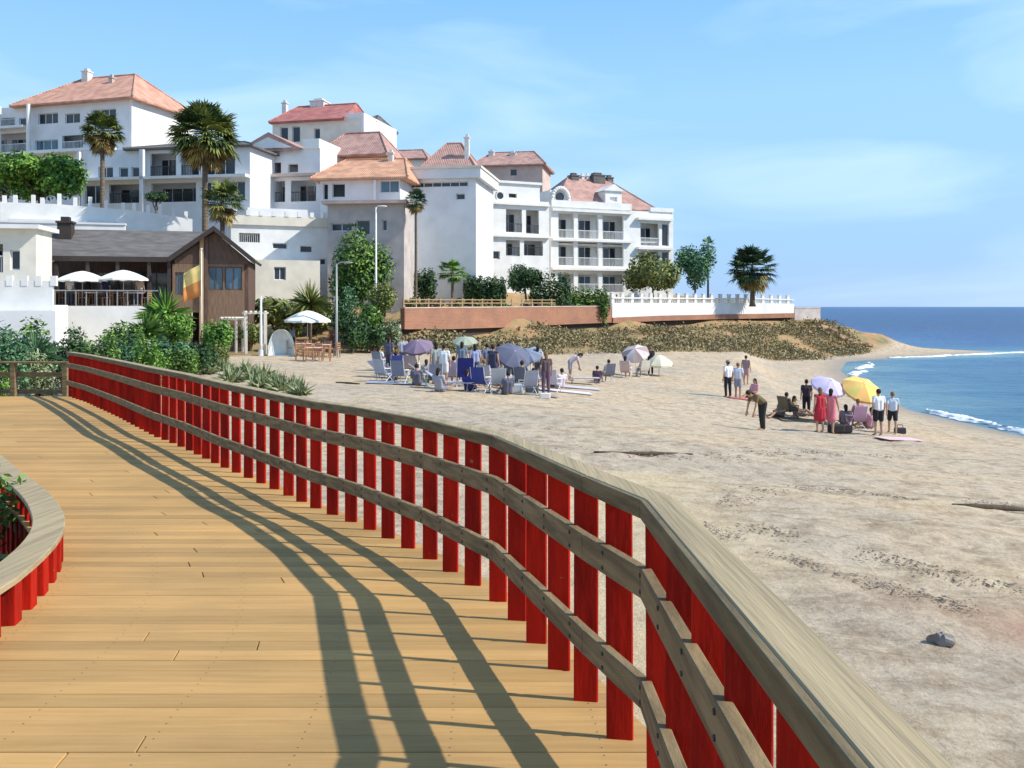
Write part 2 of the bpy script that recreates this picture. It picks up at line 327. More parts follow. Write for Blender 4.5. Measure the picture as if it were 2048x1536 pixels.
def ground_mat():
    m = bpy.data.materials.new('sand and soil'); m.use_nodes = True; t = m.node_tree; b = t.nodes['Principled BSDF']
    b.inputs['Roughness'].default_value = 0.95; b.inputs['Specular IOR Level'].default_value = 0.1
    tc = t.nodes.new('ShaderNodeTexCoord'); L = t.links.new
    def noise(s, d=6, r=0.6, sc=None):
        n = t.nodes.new('ShaderNodeTexNoise'); n.inputs['Scale'].default_value = s; n.inputs['Detail'].default_value = d; n.inputs['Roughness'].default_value = r
        src = tc.outputs['Object']
        if sc:
            mp = t.nodes.new('ShaderNodeMapping'); mp.inputs['Scale'].default_value = sc; mp.inputs['Rotation'].default_value = (0, 0, R(38)); L(src, mp.inputs[0]); src = mp.outputs[0]
        L(src, n.inputs[0]); return n
    def ramp(src, stops):
        r = t.nodes.new('ShaderNodeValToRGB'); e = r.color_ramp.elements
        while len(e) < len(stops): e.new(0.5)
        for i, (p, c) in enumerate(stops): e[i].position = p; e[i].color = (*c, 1)
        L(src, r.inputs[0]); return r
    def mix(f, a, c):
        x = t.nodes.new('ShaderNodeMixRGB'); L(f, x.inputs[0]); L(a, x.inputs[1]); L(c, x.inputs[2]); return x
    n1 = noise(0.22, 5, 0.55); n2 = noise(2.6, 8, 0.7); n3 = noise(1.4, 8, 0.65, (0.25, 2.4, 1))
    s1 = ramp(n1.outputs[0], [(0.30, (0.52, 0.44, 0.335)), (0.5, (0.59, 0.48, 0.345)), (0.66, (0.64, 0.50, 0.33))])
    s2 = ramp(n2.outputs[0], [(0.36, (0.56, 0.51, 0.46)), (0.56, (0.97, 0.97, 0.97))])
    s3 = ramp(n3.outputs[0], [(0.32, (0.52, 0.49, 0.46)), (0.47, (1, 1, 1))])
    mul = t.nodes.new('ShaderNodeMixRGB'); mul.blend_type = 'MULTIPLY'; mul.inputs[0].default_value = 0.8; L(s1.outputs[0], mul.inputs[1]); L(s2.outputs[0], mul.inputs[2])
    n5 = noise(16, 6, 0.75); s5 = ramp(n5.outputs[0], [(0.36, (0.60, 0.56, 0.53)), (0.52, (1.0, 1.0, 1.0)), (0.66, (1.14, 1.12, 1.10))])
    mul5 = t.nodes.new('ShaderNodeMixRGB'); mul5.blend_type = 'MULTIPLY'; mul5.inputs[0].default_value = 0.5; L(mul.outputs[0], mul5.inputs[1]); L(s5.outputs[0], mul5.inputs[2]); mul = mul5
    mul2 = t.nodes.new('ShaderNodeMixRGB'); mul2.blend_type = 'MULTIPLY'; mul2.inputs[0].default_value = 0.6; L(mul.outputs[0], mul2.inputs[1]); L(s3.outputs[0], mul2.inputs[2])
    a_s = t.nodes.new('ShaderNodeAttribute'); a_s.attribute_name = 'soil'
    a_w = t.nodes.new('ShaderNodeAttribute'); a_w.attribute_name = 'wet'
    n4 = noise(0.5, 8, 0.7)
    soil = ramp(n4.outputs[0], [(0.34, (0.16, 0.15, 0.06)), (0.46, (0.30, 0.24, 0.12)), (0.56, (0.42, 0.24, 0.12)), (0.66, (0.42, 0.34, 0.20))])
    a_r = t.nodes.new('ShaderNodeAttribute'); a_r.attribute_name = 'red'
    a_g = t.nodes.new('ShaderNodeAttribute'); a_g.attribute_name = 'gold'
    cr = t.nodes.new('ShaderNodeRGB'); cr.outputs[0].default_value = (0.40, 0.22, 0.14, 1)
    cg = t.nodes.new('ShaderNodeRGB'); cg.outputs[0].default_value = (0.66, 0.52, 0.30, 1)
    g1 = mix(a_g.outputs['Fac'], mul2.outputs[0], cg.outputs[0]); g2 = mix(a_r.outputs['Fac'], g1.outputs[0], cr.outputs[0])
    m1 = mix(a_s.outputs['Fac'], g2.outputs[0], soil.outputs[0])
    wet = t.nodes.new('ShaderNodeRGB'); wet.outputs[0].default_value = (0.33, 0.28, 0.23, 1)
    m2 = mix(a_w.outputs['Fac'], m1.outputs[0], wet.outputs[0]); L(m2.outputs[0], b.inputs['Base Color'])
    nb = noise(4.5, 9, 0.72); ad = t.nodes.new('ShaderNodeMath'); ad.operation = 'ADD'
    L(nb.outputs[0], ad.inputs[0]); L(n3.outputs[0], ad.inputs[1])
    bp = t.nodes.new('ShaderNodeBump'); bp.inputs['Strength'].default_value = 1.0; bp.inputs['Distance'].default_value = 0.07
    L(ad.outputs[0], bp.inputs['Height']); L(bp.outputs[0], b.inputs['Normal'])
    return m
ground = grid_obj('ground', GX, GY, GZ, ground_mat()); tag(ground, kind='structure')
# bluff soil: between its foot line and inland
FOOT = np.array([(-400, 40), (-30, 44), (-16, 50), (-8.5, 58), (-0.8, 62), (7, 67), (15.3, 73), (27.6, 86), (37, 97), (50, 112), (60, 300)], float)
foot_y = np.interp(GX, FOOT[:, 0], FOOT[:, 1])
attr(ground, 'soil', np.clip((GY - foot_y + 0.8 * vnoise(GX, GY, 1.2, 9)) / 1.5, 0, 1))
attr(ground, 'gold', 0.5 * np.clip(1 - (GX - .6 - .12 * GY + .5 * vnoise(GX, GY, 1.1, 31)) / 1.6, 0, 1) * np.clip((GX + 1) / 1, 0, 1) * (GY < 16))
_rd = sum(np.exp(-(((GX - a_) * .86 + (GY - b_) * -.5) ** 2 / 1.6 + ((GX - a_) * .5 + (GY - b_) * .86) ** 2 / .35)) for a_, b_ in ((5.0, 7.9), (6.0, 7.4)))
attr(ground, 'red', np.clip(_rd * (.55 + .5 * vnoise(GX, GY, 2.3, 41)), 0, .75))
attr(ground, 'wet', np.clip(1 - (sd_ - 0.3 + 0.4 * vnoise(GX, GY, 0.6, 4)) / 2.2, 0, 1))

# ------------------------------------------------------------------ sea
def sea_mat():
    m = bpy.data.materials.new('sea water'); m.use_nodes = True; t = m.node_tree; b = t.nodes['Principled BSDF']; L = t.links.new
    b.inputs['Roughness'].default_value = 0.28; b.inputs['Specular IOR Level'].default_value = 0.22
    a = t.nodes.new('ShaderNodeAttribute'); a.attribute_name = 'off'
    r = t.nodes.new('ShaderNodeValToRGB'); e = r.color_ramp.elements
    e[0].position = 0.0; e[0].color = (0.20, 0.36, 0.40, 1); e[1].position = 1; e[1].color = (0.010, 0.058, 0.17, 1)
    x = e.new(0.12); x.color = (0.06, 0.20, 0.32, 1); x = e.new(0.4); x.color = (0.022, 0.095, 0.26, 1)
    n = t.nodes.new('ShaderNodeTexNoise'); n.inputs['Scale'].default_value = 0.12; n.inputs['Detail'].default_value = 8
    tc = t.nodes.new('ShaderNodeTexCoord'); mp = t.nodes.new('ShaderNodeMapping'); mp.inputs['Scale'].default_value = (0.35, 1, 1); L(tc.outputs['Object'], mp.inputs[0]); L(mp.outputs[0], n.inputs[0])
    ad = t.nodes.new('ShaderNodeMath'); ad.operation = 'MULTIPLY_ADD'; ad.inputs[1].default_value = 0.5; L(n.outputs[0], ad.inputs[0])
    sb = t.nodes.new('ShaderNodeMath'); sb.operation = 'SUBTRACT'; sb.inputs[1].default_value = 0.25; L(a.outputs['Fac'], sb.inputs[0]); L(sb.outputs[0], ad.inputs[2])
    L(ad.outputs[0], r.inputs[0]); L(r.outputs[0], b.inputs['Base Color'])
    n2 = t.nodes.new('ShaderNodeTexNoise'); n2.inputs['Scale'].default_value = 0.9; n2.inputs['Detail'].default_value = 8; n2.inputs['Roughness'].default_value = 0.65; L(mp.outputs[0], n2.inputs[0])
    bp = t.nodes.new('ShaderNodeBump'); bp.inputs['Strength'].default_value = 1.0; bp.inputs['Distance'].default_value = 1.2
    L(n2.outputs[0], bp.inputs['Height']); L(bp.outputs[0], b.inputs['Normal'])
    return m
sx = sinhs(-9000, 9000, 260, 40, 14); sy = sinhs(-1500, 12000, 300, 60, 22)
SX, SY = np.meshgrid(sx, sy); sds = shore_d(SX, SY)
SZ = -4.0 + np.clip(-sds / 6, 0, 1) * (0.10 * vnoise(SX, SY * 2, 0.45, 11) + 0.05 * vnoise(SX, SY * 2, 1.3, 12)) * (np.hypot(SX, SY) < 400)
sea = grid_obj('sea', SX, SY, SZ, sea_mat()); tag(sea, kind='structure')
attr(sea, 'off', np.clip(-sds / 95, 0, 1) ** 0.8)
# breaking surf along the shore
def surf(path, w0, name, amp=0.10, seed=1, n=160):
    P = np.array(path, float); s = np.r_[0, np.cumsum(np.hypot(*np.diff(P, axis=0).T))]
    tt = np.linspace(0, s[-1], n); x = np.interp(tt, s, P[:, 0]); y = np.interp(tt, s, P[:, 1])
    for _ in range(12): x[1:-1] = (x[:-2] + x[1:-1] * 2 + x[2:]) / 4; y[1:-1] = (y[:-2] + y[1:-1] * 2 + y[2:]) / 4
    dx = np.gradient(x); dy = np.gradient(y); L = np.hypot(dx, dy); nx, ny = dy / L, -dx / L
    r = np.random.default_rng(seed); mb = MB(); cols = 9; vs = []
    wob = np.convolve(r.normal(size=n + 8), np.ones(9) / 9, 'valid')[:n]
    wid = w0 * (0.55 + 0.45 * np.sin(tt * 0.7 + seed)) * np.minimum(1, np.minimum(tt, s[-1] - tt) / 4 + 0.05) + 0.15
    for i in range(n):
        for k in range(cols):
            q = k / (cols - 1); off = (q - 0.3) * wid[i] + wob[i] * 0.7 + r.normal() * 0.05
            vs.append((x[i] + nx[i] * off, y[i] + ny[i] * off, -4.06 + 0.08 + amp * sin(pi * q) * (0.5 + 0.9 * r.random())))
    f = [(i * cols + k, i * cols + k + 1, (i + 1) * cols + k + 1, (i + 1) * cols + k) for i in range(n - 1) for k in range(cols - 1)]
    o = mb.add(vs, f).build(name, M['foam'], smooth=True); tag(o, kind='stuff'); return o
tag(surf([(27.5, 20), (24.3, 30), (22.9, 36), (22.4, 42), (22.2, 47)], 1.6, 'sea_foam', 0.13, 2), 'white foam of the wave breaking on the near beach', 'foam')
tag(surf([(41, 96), (52, 102.2), (61, 107.4), (70, 109), (80, 112)], 1.5, 'sea_foam', 0.10, 3), 'thin white surf line over the sand spit', 'foam')
tag(surf([(27, 70), (30.5, 78), (35.5, 88)], 0.8, 'sea_foam', 0.1, 5), 'faint foam edge in the small bay by the headland', 'foam')

# ------------------------------------------------------------------ boardwalk
def deck_z(Y):
    return float(np.interp(Y, [-3, 9, 13, 16, 20.5, 30], [0.114, -0.342, -0.34, -0.40, -0.47, -0.7]))
RP = [(.57, -1.6), (.57, 3.22), (.40, 3.80), (-.02, 5.39), (-.56, 6.50), (-1.25, 7.65), (-1.81, 8.43), (-2.31, 9.2), (-2.9, 10.0), (-3.5, 10.8), (-4.4, 12.1), (-5.3, 13.3), (-7.1, 16.1), (-9.0, 18.9), (-10.2, 20.5)]
LP = [(-2.72, -1.6), (-2.72, 3.0), (-2.80, 4.7), (-2.97, 5.46), (-3.17, 6.09), (-3.45, 6.69), (-4.06, 7.66), (-5.07, 9.0), (-6.4, 10.7), (-8.2, 12.4), (-10.5, 14.2), (-14, 16.4), (-18, 18.5)]
def smooth_path(P, k=2, it=2, keep=0):
    P = [Vector((a, b)) for a, b in P]
    for _ in range(it):
        Q = [P[0]]
        for a, b in zip(P[:-1], P[1:]): Q += [a * .75 + b * .25, a * .25 + b * .75]
        P = Q + [P[-1]]
    return [(p.x, p.y) for p in P]
LPs = smooth_path(LP)
ra = np.array(RP); la = np.array(LPs)
def xr(Y): return float(np.interp(Y, ra[:, 1], ra[:, 0]))
def xl(Y): return float(np.interp(Y, la[:, 1], la[:, 0]))
def deck_mat():
    m = bpy.data.materials.new('deck boards'); m.use_nodes = True; t = m.node_tree; b = t.nodes['Principled BSDF']; L = t.links.new
    b.inputs['Roughness'].default_value = 0.75; b.inputs['Specular IOR Level'].default_value = 0.15
    tc = t.nodes.new('ShaderNodeTexCoord'); mp = t.nodes.new('ShaderNodeMapping'); mp.inputs['Scale'].default_value = (0.6, 9, 9); L(tc.outputs['Object'], mp.inputs[0])
    n = t.nodes.new('ShaderNodeTexNoise'); n.inputs['Scale'].default_value = 3.0; n.inputs['Detail'].default_value = 7; n.inputs['Roughness'].default_value = 0.65; L(mp.outputs[0], n.inputs[0])
    g = t.nodes.new('ShaderNodeNewGeometry')
    r1 = t.nodes.new('ShaderNodeValToRGB'); e = r1.color_ramp.elements; e[0].position = 0.25; e[0].color = (0.44, 0.27, 0.10, 1); e[1].position = 0.75; e[1].color = (0.575, 0.365, 0.15, 1); L(n.outputs[0], r1.inputs[0])
    r2 = t.nodes.new('ShaderNodeValToRGB'); e = r2.color_ramp.elements; e[0].color = (0.76, 0.75, 0.73, 1); e[1].color = (1.05, 1.0, 0.95, 1); L(g.outputs['Random Per Island'], r2.inputs[0])
    mu = t.nodes.new('ShaderNodeMixRGB'); mu.blend_type = 'MULTIPLY'; mu.inputs[0].default_value = 1; L(r1.outputs[0], mu.inputs[1]); L(r2.outputs[0], mu.inputs[2])
    n3 = t.nodes.new('ShaderNodeTexNoise'); n3.inputs['Scale'].default_value = 0.9; n3.inputs['Detail'].default_value = 5; L(tc.outputs['Object'], n3.inputs[0])
    r3 = t.nodes.new('ShaderNodeValToRGB'); e = r3.color_ramp.elements; e[0].position = .35; e[0].color = (0.86, 0.86, 0.88, 1); e[1].position = .6; e[1].color = (1.03, 1.0, 0.97, 1); L(n3.outputs[0], r3.inputs[0])
    mu2 = t.nodes.new('ShaderNodeMixRGB'); mu2.blend_type = 'MULTIPLY'; mu2.inputs[0].default_value = 1; L(mu.outputs[0], mu2.inputs[1]); L(r3.outputs[0], mu2.inputs[2])
    L(mu2.outputs[0], b.inputs['Base Color'])
    bp = t.nodes.new('ShaderNodeBump'); bp.inputs['Strength'].default_value = 0.5; bp.inputs['Distance'].default_value = 0.006; L(n.outputs[0], bp.inputs['Height']); L(bp.outputs[0], b.inputs['Normal'])
    return m
dk = MB(); y = -1.5; pitch = 0.142
while y < 20.45:
    y1 = y + pitch - 0.005
    a0, a1 = xl(y) - 0.12, xl(y1) - 0.12; b0, b1 = xr(y) + 0.13, xr(y1) + 0.13
    zz = deck_z(y) + random.uniform(-.0015, .0015); zt = zz - 0.035
    # boards are butted at staggered joints
    cuts = [0.0, random.uniform(0.3, 0.7), 1.0] if random.random() < 0.3 else [0.0, 1.0]
    for c0, c1 in zip(cuts[:-1], cuts[1:]):
        g = 0.003 / max(1, (b0 - a0))
        p0 = a0 + (b0 - a0) * (c0 + g); p1 = a0 + (b0 - a0) * (c1 - g); q0 = a1 + (b1 - a1) * (c0 + g); q1 = a1 + (b1 - a1) * (c1 - g)
        zb = zz + (deck_z(y1) - deck_z(y))
        v = [(p0, y, zt), (p1, y, zt), (q1, y1, zt), (q0, y1, zt), (p0, y, zz), (p1, y, zz), (q1, y1, zb), (q0, y1, zb)]
        dk.add(v, [(0, 3, 2, 1), (4, 5, 6, 7), (0, 1, 5, 4), (1, 2, 6, 5), (2, 3, 7, 6), (3, 0, 4, 7)])
    y += pitch
deck = dk.build('boardwalk', deck_mat()); tag(deck, 'curving boardwalk of tan timber planks', kind='structure')
bevel(deck, 0.003)
# screw heads of the near boards
sc2 = MB(); y = -1.5
while y < 9:
    x = xl(y) + .1
    while x < xr(y):
        for dy in (.03, .107):
            if y + dy > 1.0:
                z = deck_z(y + dy) + .0022; sc2.add([(x + .0034 * cos(a_ * pi / 3), y + dy + .0034 * sin(a_ * pi / 3), z) for a_ in range(6)], [(0, 1, 2, 3, 4, 5)])
        x += .6
    y += pitch
tag(sc2.build('screws', M['darkmetal'], deck), kind='stuff')
# joists under the deck
js = MB()
for pa, sgn, off in ((RP, 1, 0.02), (LPs, 1, 0.05)):
    for (xa, ya), (xb, yb) in zip(pa[:-1], pa[1:]):
        d = Vector((xb - xa, yb - ya)).normalized(); nrm = Vector((d.y, -d.x)) * 0.05
        za, zb = deck_z(ya) - 0.05, deck_z(yb) - 0.05
        if ya > 20.4: continue
        v = []
        for (px_, py_, pz_) in ((xa, ya, za), (xb, yb, zb)):
            for s_ in (-1, 1):
                for dz_ in (-0.2, 0): v.append((px_ + nrm.x * s_, py_ + nrm.y * s_, pz_ + dz_))
        js.add(v, [(0, 1, 3, 2), (4, 6, 7, 5), (0, 4, 5, 1), (2, 3, 7, 6), (1, 5, 7, 3), (0, 2, 6, 4)])
jo = js.build('boardwalk_beam', M['rail_brown']); tag(jo, kind='structure')

def offset_path(P, off):
    """offset a plan polyline to its left (negative) or right (positive) with mitres"""
    out = []
    for i, p in enumerate(P):
        p = Vector(p); ns = []
        if i > 0: d = (p - Vector(P[i - 1])).normalized(); ns.append(Vector((d.y, -d.x)))
        if i < len(P) - 1: d = (Vector(P[i + 1]) - p).normalized(); ns.append(Vector((d.y, -d.x)))
        n = sum(ns, Vector((0, 0))); n.normalize(); k = 1 / max(0.5, n.dot(ns[0]))
        out.append(p + n * off * k)
    return out
def board_run(P, zf, off, w, z0, z1, jitter=0.0):
    """boards following a path: cross-section w wide (centre at off), z0..z1 above zf"""
    mb = MB(); A = offset_path(P, off - w / 2); B = offset_path(P, off + w / 2)
    for i in range(len(P) - 1):
        za, zb = zf(P[i][1]), zf(P[i + 1][1])
        L = (Vector(P[i + 1]) - Vector(P[i])).length; g = 0.0025 / L
        nb = max(1, round(L / 2.2))
        for k in range(nb):
            t0, t1 = k / nb + (g if k or i else 0), (k + 1) / nb - g
            v = []
            j = random.uniform(-jitter, jitter)
            for t in (t0, t1):
                a = A[i].lerp(A[i + 1], t); b = B[i].lerp(B[i + 1], t); z = za + (zb - za) * t + j
                v += [(a.x, a.y, z + z0), (b.x, b.y, z + z0), (b.x, b.y, z + z1), (a.x, a.y, z + z1)]
            mb.add(v, [(0, 1, 2, 3), (7, 6, 5, 4), (0, 4, 5, 1), (1, 5, 6, 2), (2, 6, 7, 3), (3, 7, 4, 0)])
    return mb
def walk(P, step, s0=0.0):
    P = [Vector(p) for p in P]; out = []; acc = -s0
    for a, b in zip(P[:-1], P[1:]):
        L = (b - a).length; t = step - acc if acc > 0 else -acc
        t = -acc if acc <= 0 else step - acc
        while t <= L:
            d = (b - a).normalized(); out.append((a + d * t, math.atan2(d.y, d.x) - pi / 2)); t += step
        acc = L - (t - step)
        if acc >= step: acc -= step
    return out
bal = empty('balustrade', (0, 0, 0)); tag(bal, 'long red and brown timber balustrade on the seaward side of the boardwalk', 'balustrade')
for o_, mm, nm in ((board_run(RP, deck_z, -0.0285, 0.114, 1.0, 1.035), M['cap_wood'], 'cap_rail'),
                   (board_run(RP, deck_z, -0.085, 0.042, 0.675, 0.785), M['rail_brown'], 'rail'),
                   (board_run(RP, deck_z, -0.085, 0.042, 0.275, 0.38), M['rail_brown'], 'rail')):
    ob = bevel(o_.build(nm, mm, bal), 0.004)
bevel(board_run(RP, deck_z, -0.0965, 0.022, 0.965, 1.033).build('cap_edge_shade', M['edge_shade'], bal), 0.003)  # added strip, its dark colour paints the cap's shaded inner side
pm = MB().box(-.082, .026, -.016, .016, -0.95, 0.999).mesh('post', M['post_red'])
def posts(P, step, s0, parent, mesh, zf, jit=0.01, ang=None):
    k = 0
    for p, a in walk(P, step, s0):
        o = bpy.data.objects.new('post', mesh); C.objects.link(o); o.parent = parent
        o.location = (p.x, p.y, zf(p.y)); o.rotation_euler = (random.uniform(-jit, jit) * .6, random.uniform(-jit, jit) * .6, (a if ang is None else ang) + random.uniform(-jit, jit)); bevel(o, 0.005); k += 1
    return k
NP = posts(RP, 0.392, 0.10, bal, pm, deck_z, ang=R(-10))
bo = MB()
for p, a in walk(RP, 0.392, 0.10):
    if p.y > 12: continue
    for hz in (.70, .76, .30, .355):
        d_ = Vector((cos(a), sin(a))); q = p - d_ * .107
        z_ = deck_z(p.y) + hz; bo.tube([(q.x + d_.x * .004, q.y + d_.y * .004, z_), (q.x - d_.x * .004, q.y - d_.y * .004, z_)], .008, 8)
tag(bo.build('bolts', M['darkmetal'], bal), kind='stuff')
# far crossing section going down to the left
FPth = [(-10.35, 20.75), (-13.5, 20.9), (-19, 21.5)]
zfar = lambda Y: -0.72
bal2 = empty('balustrade', (0, 0, 0)); tag(bal2, 'short brown balustrade crossing the far left end of the boardwalk', 'balustrade')
bevel(board_run(FPth, zfar, 0.0, 0.165, 1.0, 1.04).build('cap_rail', M['rail_brown'], bal2), 0.004)
bevel(board_run(FPth, zfar, 0.085, 0.042, 0.675, 0.785).build('rail', M['rail_brown'], bal2), 0.004)
bevel(board_run(FPth, zfar, 0.085, 0.042, 0.275, 0.38).build('rail', M['rail_brown'], bal2), 0.004)
pm2 = MB().box(-.06, .06, -.06, .06, -0.75, 0.999).mesh('post', M['rail_brown'])
posts(FPth, 1.25, 0.1, bal2, pm2, zfar)
# low left rail
lowr = empty('low_rail', (0, 0, 0)); tag(lowr, 'low kerb rail with wide pale cap and short red posts curving along the left edge', 'railing')
bevel(board_run(LPs, deck_z, -0.03, 0.215, 0.235, 0.275).build('cap_rail', M['cap_wood'], lowr), 0.005)
pm3 = MB().box(-.065, .065, -.06, .06, -0.62, 0.2345).mesh('post', M['post_red'])
posts(LPs, 0.30, 0.05, lowr, pm3, deck_z)

# ------------------------------------------------------------------ plants
def leaf_cloud(lobes, n, size, squash=1.0, up=0.3, seed=0, narrow=0.55):
    """many small leaf quads spread through lumpy lobes (cx,cy,cz,rx,ry,rz)"""
    r = np.random.default_rng(seed); L = np.array(lobes, float); vol = L[:, 3] * L[:, 4] * L[:, 5]
    idx = r.choice(len(L), n, p=vol / vol.sum()); d = r.normal(size=(n, 3)); d /= np.linalg.norm(d, axis=1)[:, None]
    rad = r.random(n) ** 0.42
    # clumps: pull leaves toward random twig tips
    tips = r.normal(size=(max(12, n // 35), 3)); tips /= np.linalg.norm(tips, axis=1)[:, None]
    ti = r.integers(0, len(tips), n); mixk = r.random(n)[:, None] * 0.75
    d2 = d * (1 - mixk) + tips[ti] * mixk; d2 /= np.linalg.norm(d2, axis=1)[:, None]
    p = L[idx, :3] + d2 * rad[:, None] * L[idx, 3:6] * (0.82 + 0.3 * r.random((n, 1)))
    nrm = d2 * 0.7 + r.normal(size=(n, 3)) * 0.55 + np.array([0, 0, up]); nrm /= np.linalg.norm(nrm, axis=1)[:, None]
    a = np.cross(nrm, r.normal(size=(n, 3))); a /= np.linalg.norm(a, axis=1)[:, None]; b = np.cross(nrm, a)
    s = size * (0.6 + 0.9 * r.random((n, 1)))
    v = np.stack([p - a * s, p - b * s * narrow, p + a * s, p + b * s * narrow], 1).reshape(-1, 3)
    f = np.arange(n * 4).reshape(n, 4).tolist()
    return MB().add(v, f)
def tree(name, label, cat, loc, trunk_h, lobes, n, size, leafm, tr=0.12, group=None, seed=0, trunkm=None):
    o = empty(name, loc); tag(o, label, cat, group); r = random.Random(seed)
    tb = MB(); top = Vector((r.uniform(-.2, .2), r.uniform(-.2, .2), trunk_h))
    tb.tube([(0, 0, -0.3), (0.03, 0.02, trunk_h * .4), tuple(top)], [tr, tr * .8, tr * .55], 9)
    for lb in lobes:
        e = Vector(lb[:3]); mid = top.lerp(e, .5) + Vector((0, 0, -.08 * trunk_h))
        tb.tube([tuple(top - Vector((0, 0, trunk_h * .12))), tuple(mid), tuple(e)], [tr * .5, tr * .32, tr * .12], 6)
    tb.build('trunk', trunkm or M['trunk'], o, smooth=True)
    leaf_cloud(lobes, n, size, seed=seed).build('crown', leafm, o); return o
def fan_frond(mb, base, dirv, L, fr, r, droop):
    """one fan leaf: stalk and a spread of narrow blades"""
    d = Vector(dirv).normalized(); up = Vector((0, 0, 1)); side = d.cross(up)
    if side.length < .1: side = Vector((1, 0, 0))
    side.normalize(); nn = side.cross(d).normalized()
    tip = base + d * L * .55 - Vector((0, 0, droop * L * .12))
    w = 0.022
    mb.add([tuple(base - side * w), tuple(base + side * w), tuple(tip + side * w), tuple(tip - side * w)], [(0, 1, 2, 3)])
    nb = 15; v = []; f = []
    for i in range(nb):
        a = (i / (nb - 1) - .5) * 2 * 1.5
        dd = (d * cos(a) + side * sin(a)).normalized(); ll = fr * (1 - 0.25 * abs(a) / 1.5) * r.uniform(.85, 1.1)
        pr = dd.cross(nn).normalized() * fr * .06
        m1 = tip + dd * ll * .6 + nn * .02; e = tip + dd * ll - Vector((0, 0, 1)) * ll * r.uniform(.02, .20) * (1 + droop)
        k = len(v); v += [tuple(tip), tuple(m1 + pr), tuple(e), tuple(m1 - pr)]; f.append((k, k + 1, k + 2, k + 3))
    # join blades of one frond through the shared hub vertex so a frond is one island
    hub = [tuple(tip)]; vv = hub; ff = []
    for q in range(nb): vv += [v[4 * q + 1], v[4 * q + 2], v[4 * q + 3]]; ff.append((0, 1 + 3 * q, 2 + 3 * q, 3 + 3 * q))
    mb.add(vv, ff)
def palm(label, px, Y, zb, ztop, rad, seed, leafm='palmleaf', group='palm trees around the houses', skirt=True, nf=60, tr=0.22, lean=0.0):
    o = empty('palm_tree', (X(px, Y), Y, zb)); tag(o, label, 'palm tree', group); r = random.Random(seed); h = ztop - zb
    tb = MB(); pts = [(lean * (k / 8) ** 2, 0, -0.3 + (h + .3) * k / 8) for k in range(9)]
    tb.tube(pts, [tr * 1.35] + [tr * (1 - .3 * k / 8) for k in range(1, 9)], 10)
    for k in range(int(h / 0.25)):
        z = .2 + k * .25
        if z < h: tb.tube([(lean * (z / h) ** 2, 0, z), (lean * (z / h) ** 2, 0, z + .1)], [tr * (1.08 - .3 * z / h), tr * (1.0 - .3 * z / h)], 10, False)
    tb.build('trunk', M['palmtrunk'], o, smooth=True)
    c = Vector((lean, 0, h)); cr = MB()
    for i in range(nf):
        ph = r.uniform(0, 2 * pi); el = math.asin(min(1, max(-1, r.uniform(-.45, 1.0)))); d = Vector((cos(ph) * cos(el), sin(ph) * cos(el), sin(el)))
        fan_frond(cr, c + Vector((0, 0, r.uniform(-.2, .25))), d, rad * r.uniform(.85, 1.15), rad * .52, r, .4 + .6 * (1 - sin(el)))
    cr.build('crown', M[leafm], o)
    if skirt:
        sk = MB()
        for i in range(int(nf * .7)):
            ph = r.uniform(0, 2 * pi); d = Vector((cos(ph) * .6, sin(ph) * .6, -r.uniform(.0, 1.2)))
            fan_frond(sk, c + Vector((0, 0, -r.uniform(.1, .5))), d, rad * r.uniform(.55, .9), rad * .45, r, .8)
        sk.build('dry_fronds', M['palmdead'], o)
    return o
def spiky(name, label, loc, n, L, m, seed, group, w=0.035, spread=1.1, cat='plant'):
    """rosette or tuft of long upright blades"""
    r = random.Random(seed); mb = MB()
    for i in range(n):
        ph = r.uniform(0, 2 * pi); t = r.uniform(0.05, spread); l = L * r.uniform(.6, 1.15); b = Vector((r.gauss(0, .12 * L), r.gauss(0, .12 * L), 0))
        d = Vector((cos(ph) * sin(t), sin(ph) * sin(t), cos(t))); s = Vector((-sin(ph), cos(ph), 0)) * w
        m1 = b + d * l * .55; e = b + d * l - Vector((0, 0, l * .22 * sin(t)))
        mb.add([tuple(b - s), tuple(b + s), tuple(m1 + s * .8), tuple(e), tuple(m1 - s * .8)], [(0, 1, 2, 3, 4)])
    o = mb.build(name, m, loc=loc); tag(o, label, cat, group); return o

palm('tall fan palm in front of the left house with the salmon roof', 205, 72, 1.0, Z(262, 72), 1.8, 1, nf=85)
palm('largest fan palm, its big crown standing against the sky behind the grey roof', 410, 68, 0.3, Z(268, 68), 2.75, 2, nf=140, tr=.26)
palm('squat yellow-green fan palm low behind the gable of the grey roof', 445, 64.5, 0.0, Z(400, 64.5), 1.75, 3, nf=60)
palm('dark slender palm in front of the plain grey house wall', 832, 74, 1.2, Z(400, 74), 1.05, 4, 'palmleaf_b', tr=.13, nf=48)
palm('young bright green palm beside the dark hedge below the grey wall', 905, 80, 1.6, Z(545, 80), 1.5, 5, 'leaf_bright', skirt=False, nf=40, tr=.16)
palm('dark fan palm at the seaward end of the white terrace wall', 1505, 103, 1.9, Z(535, 103), 3.0, 6, 'palmleaf_b', nf=85, tr=.3)
palm('thin feathery palm rising above the small trees near the terrace end', 1416, 105, 1.9, Z(492, 105), 1.1, 7, 'leaf_blue', skirt=False, nf=26, tr=.13)
def lob(r0, k, seed, w=1.0, h=.8, d=1.0):
    r = random.Random(seed); L = []
    for i in range(k):
        a = 2 * pi * i / k + r.uniform(-.4, .4); q = r.uniform(.25, .65)
        L.append((r0 * w * q * cos(a), r0 * d * q * sin(a), r0 * h * r.uniform(-.35, .45), r0 * w * r.uniform(.42, .6), r0 * d * r.uniform(.42, .6), r0 * h * r.uniform(.45, .65)))
    return L
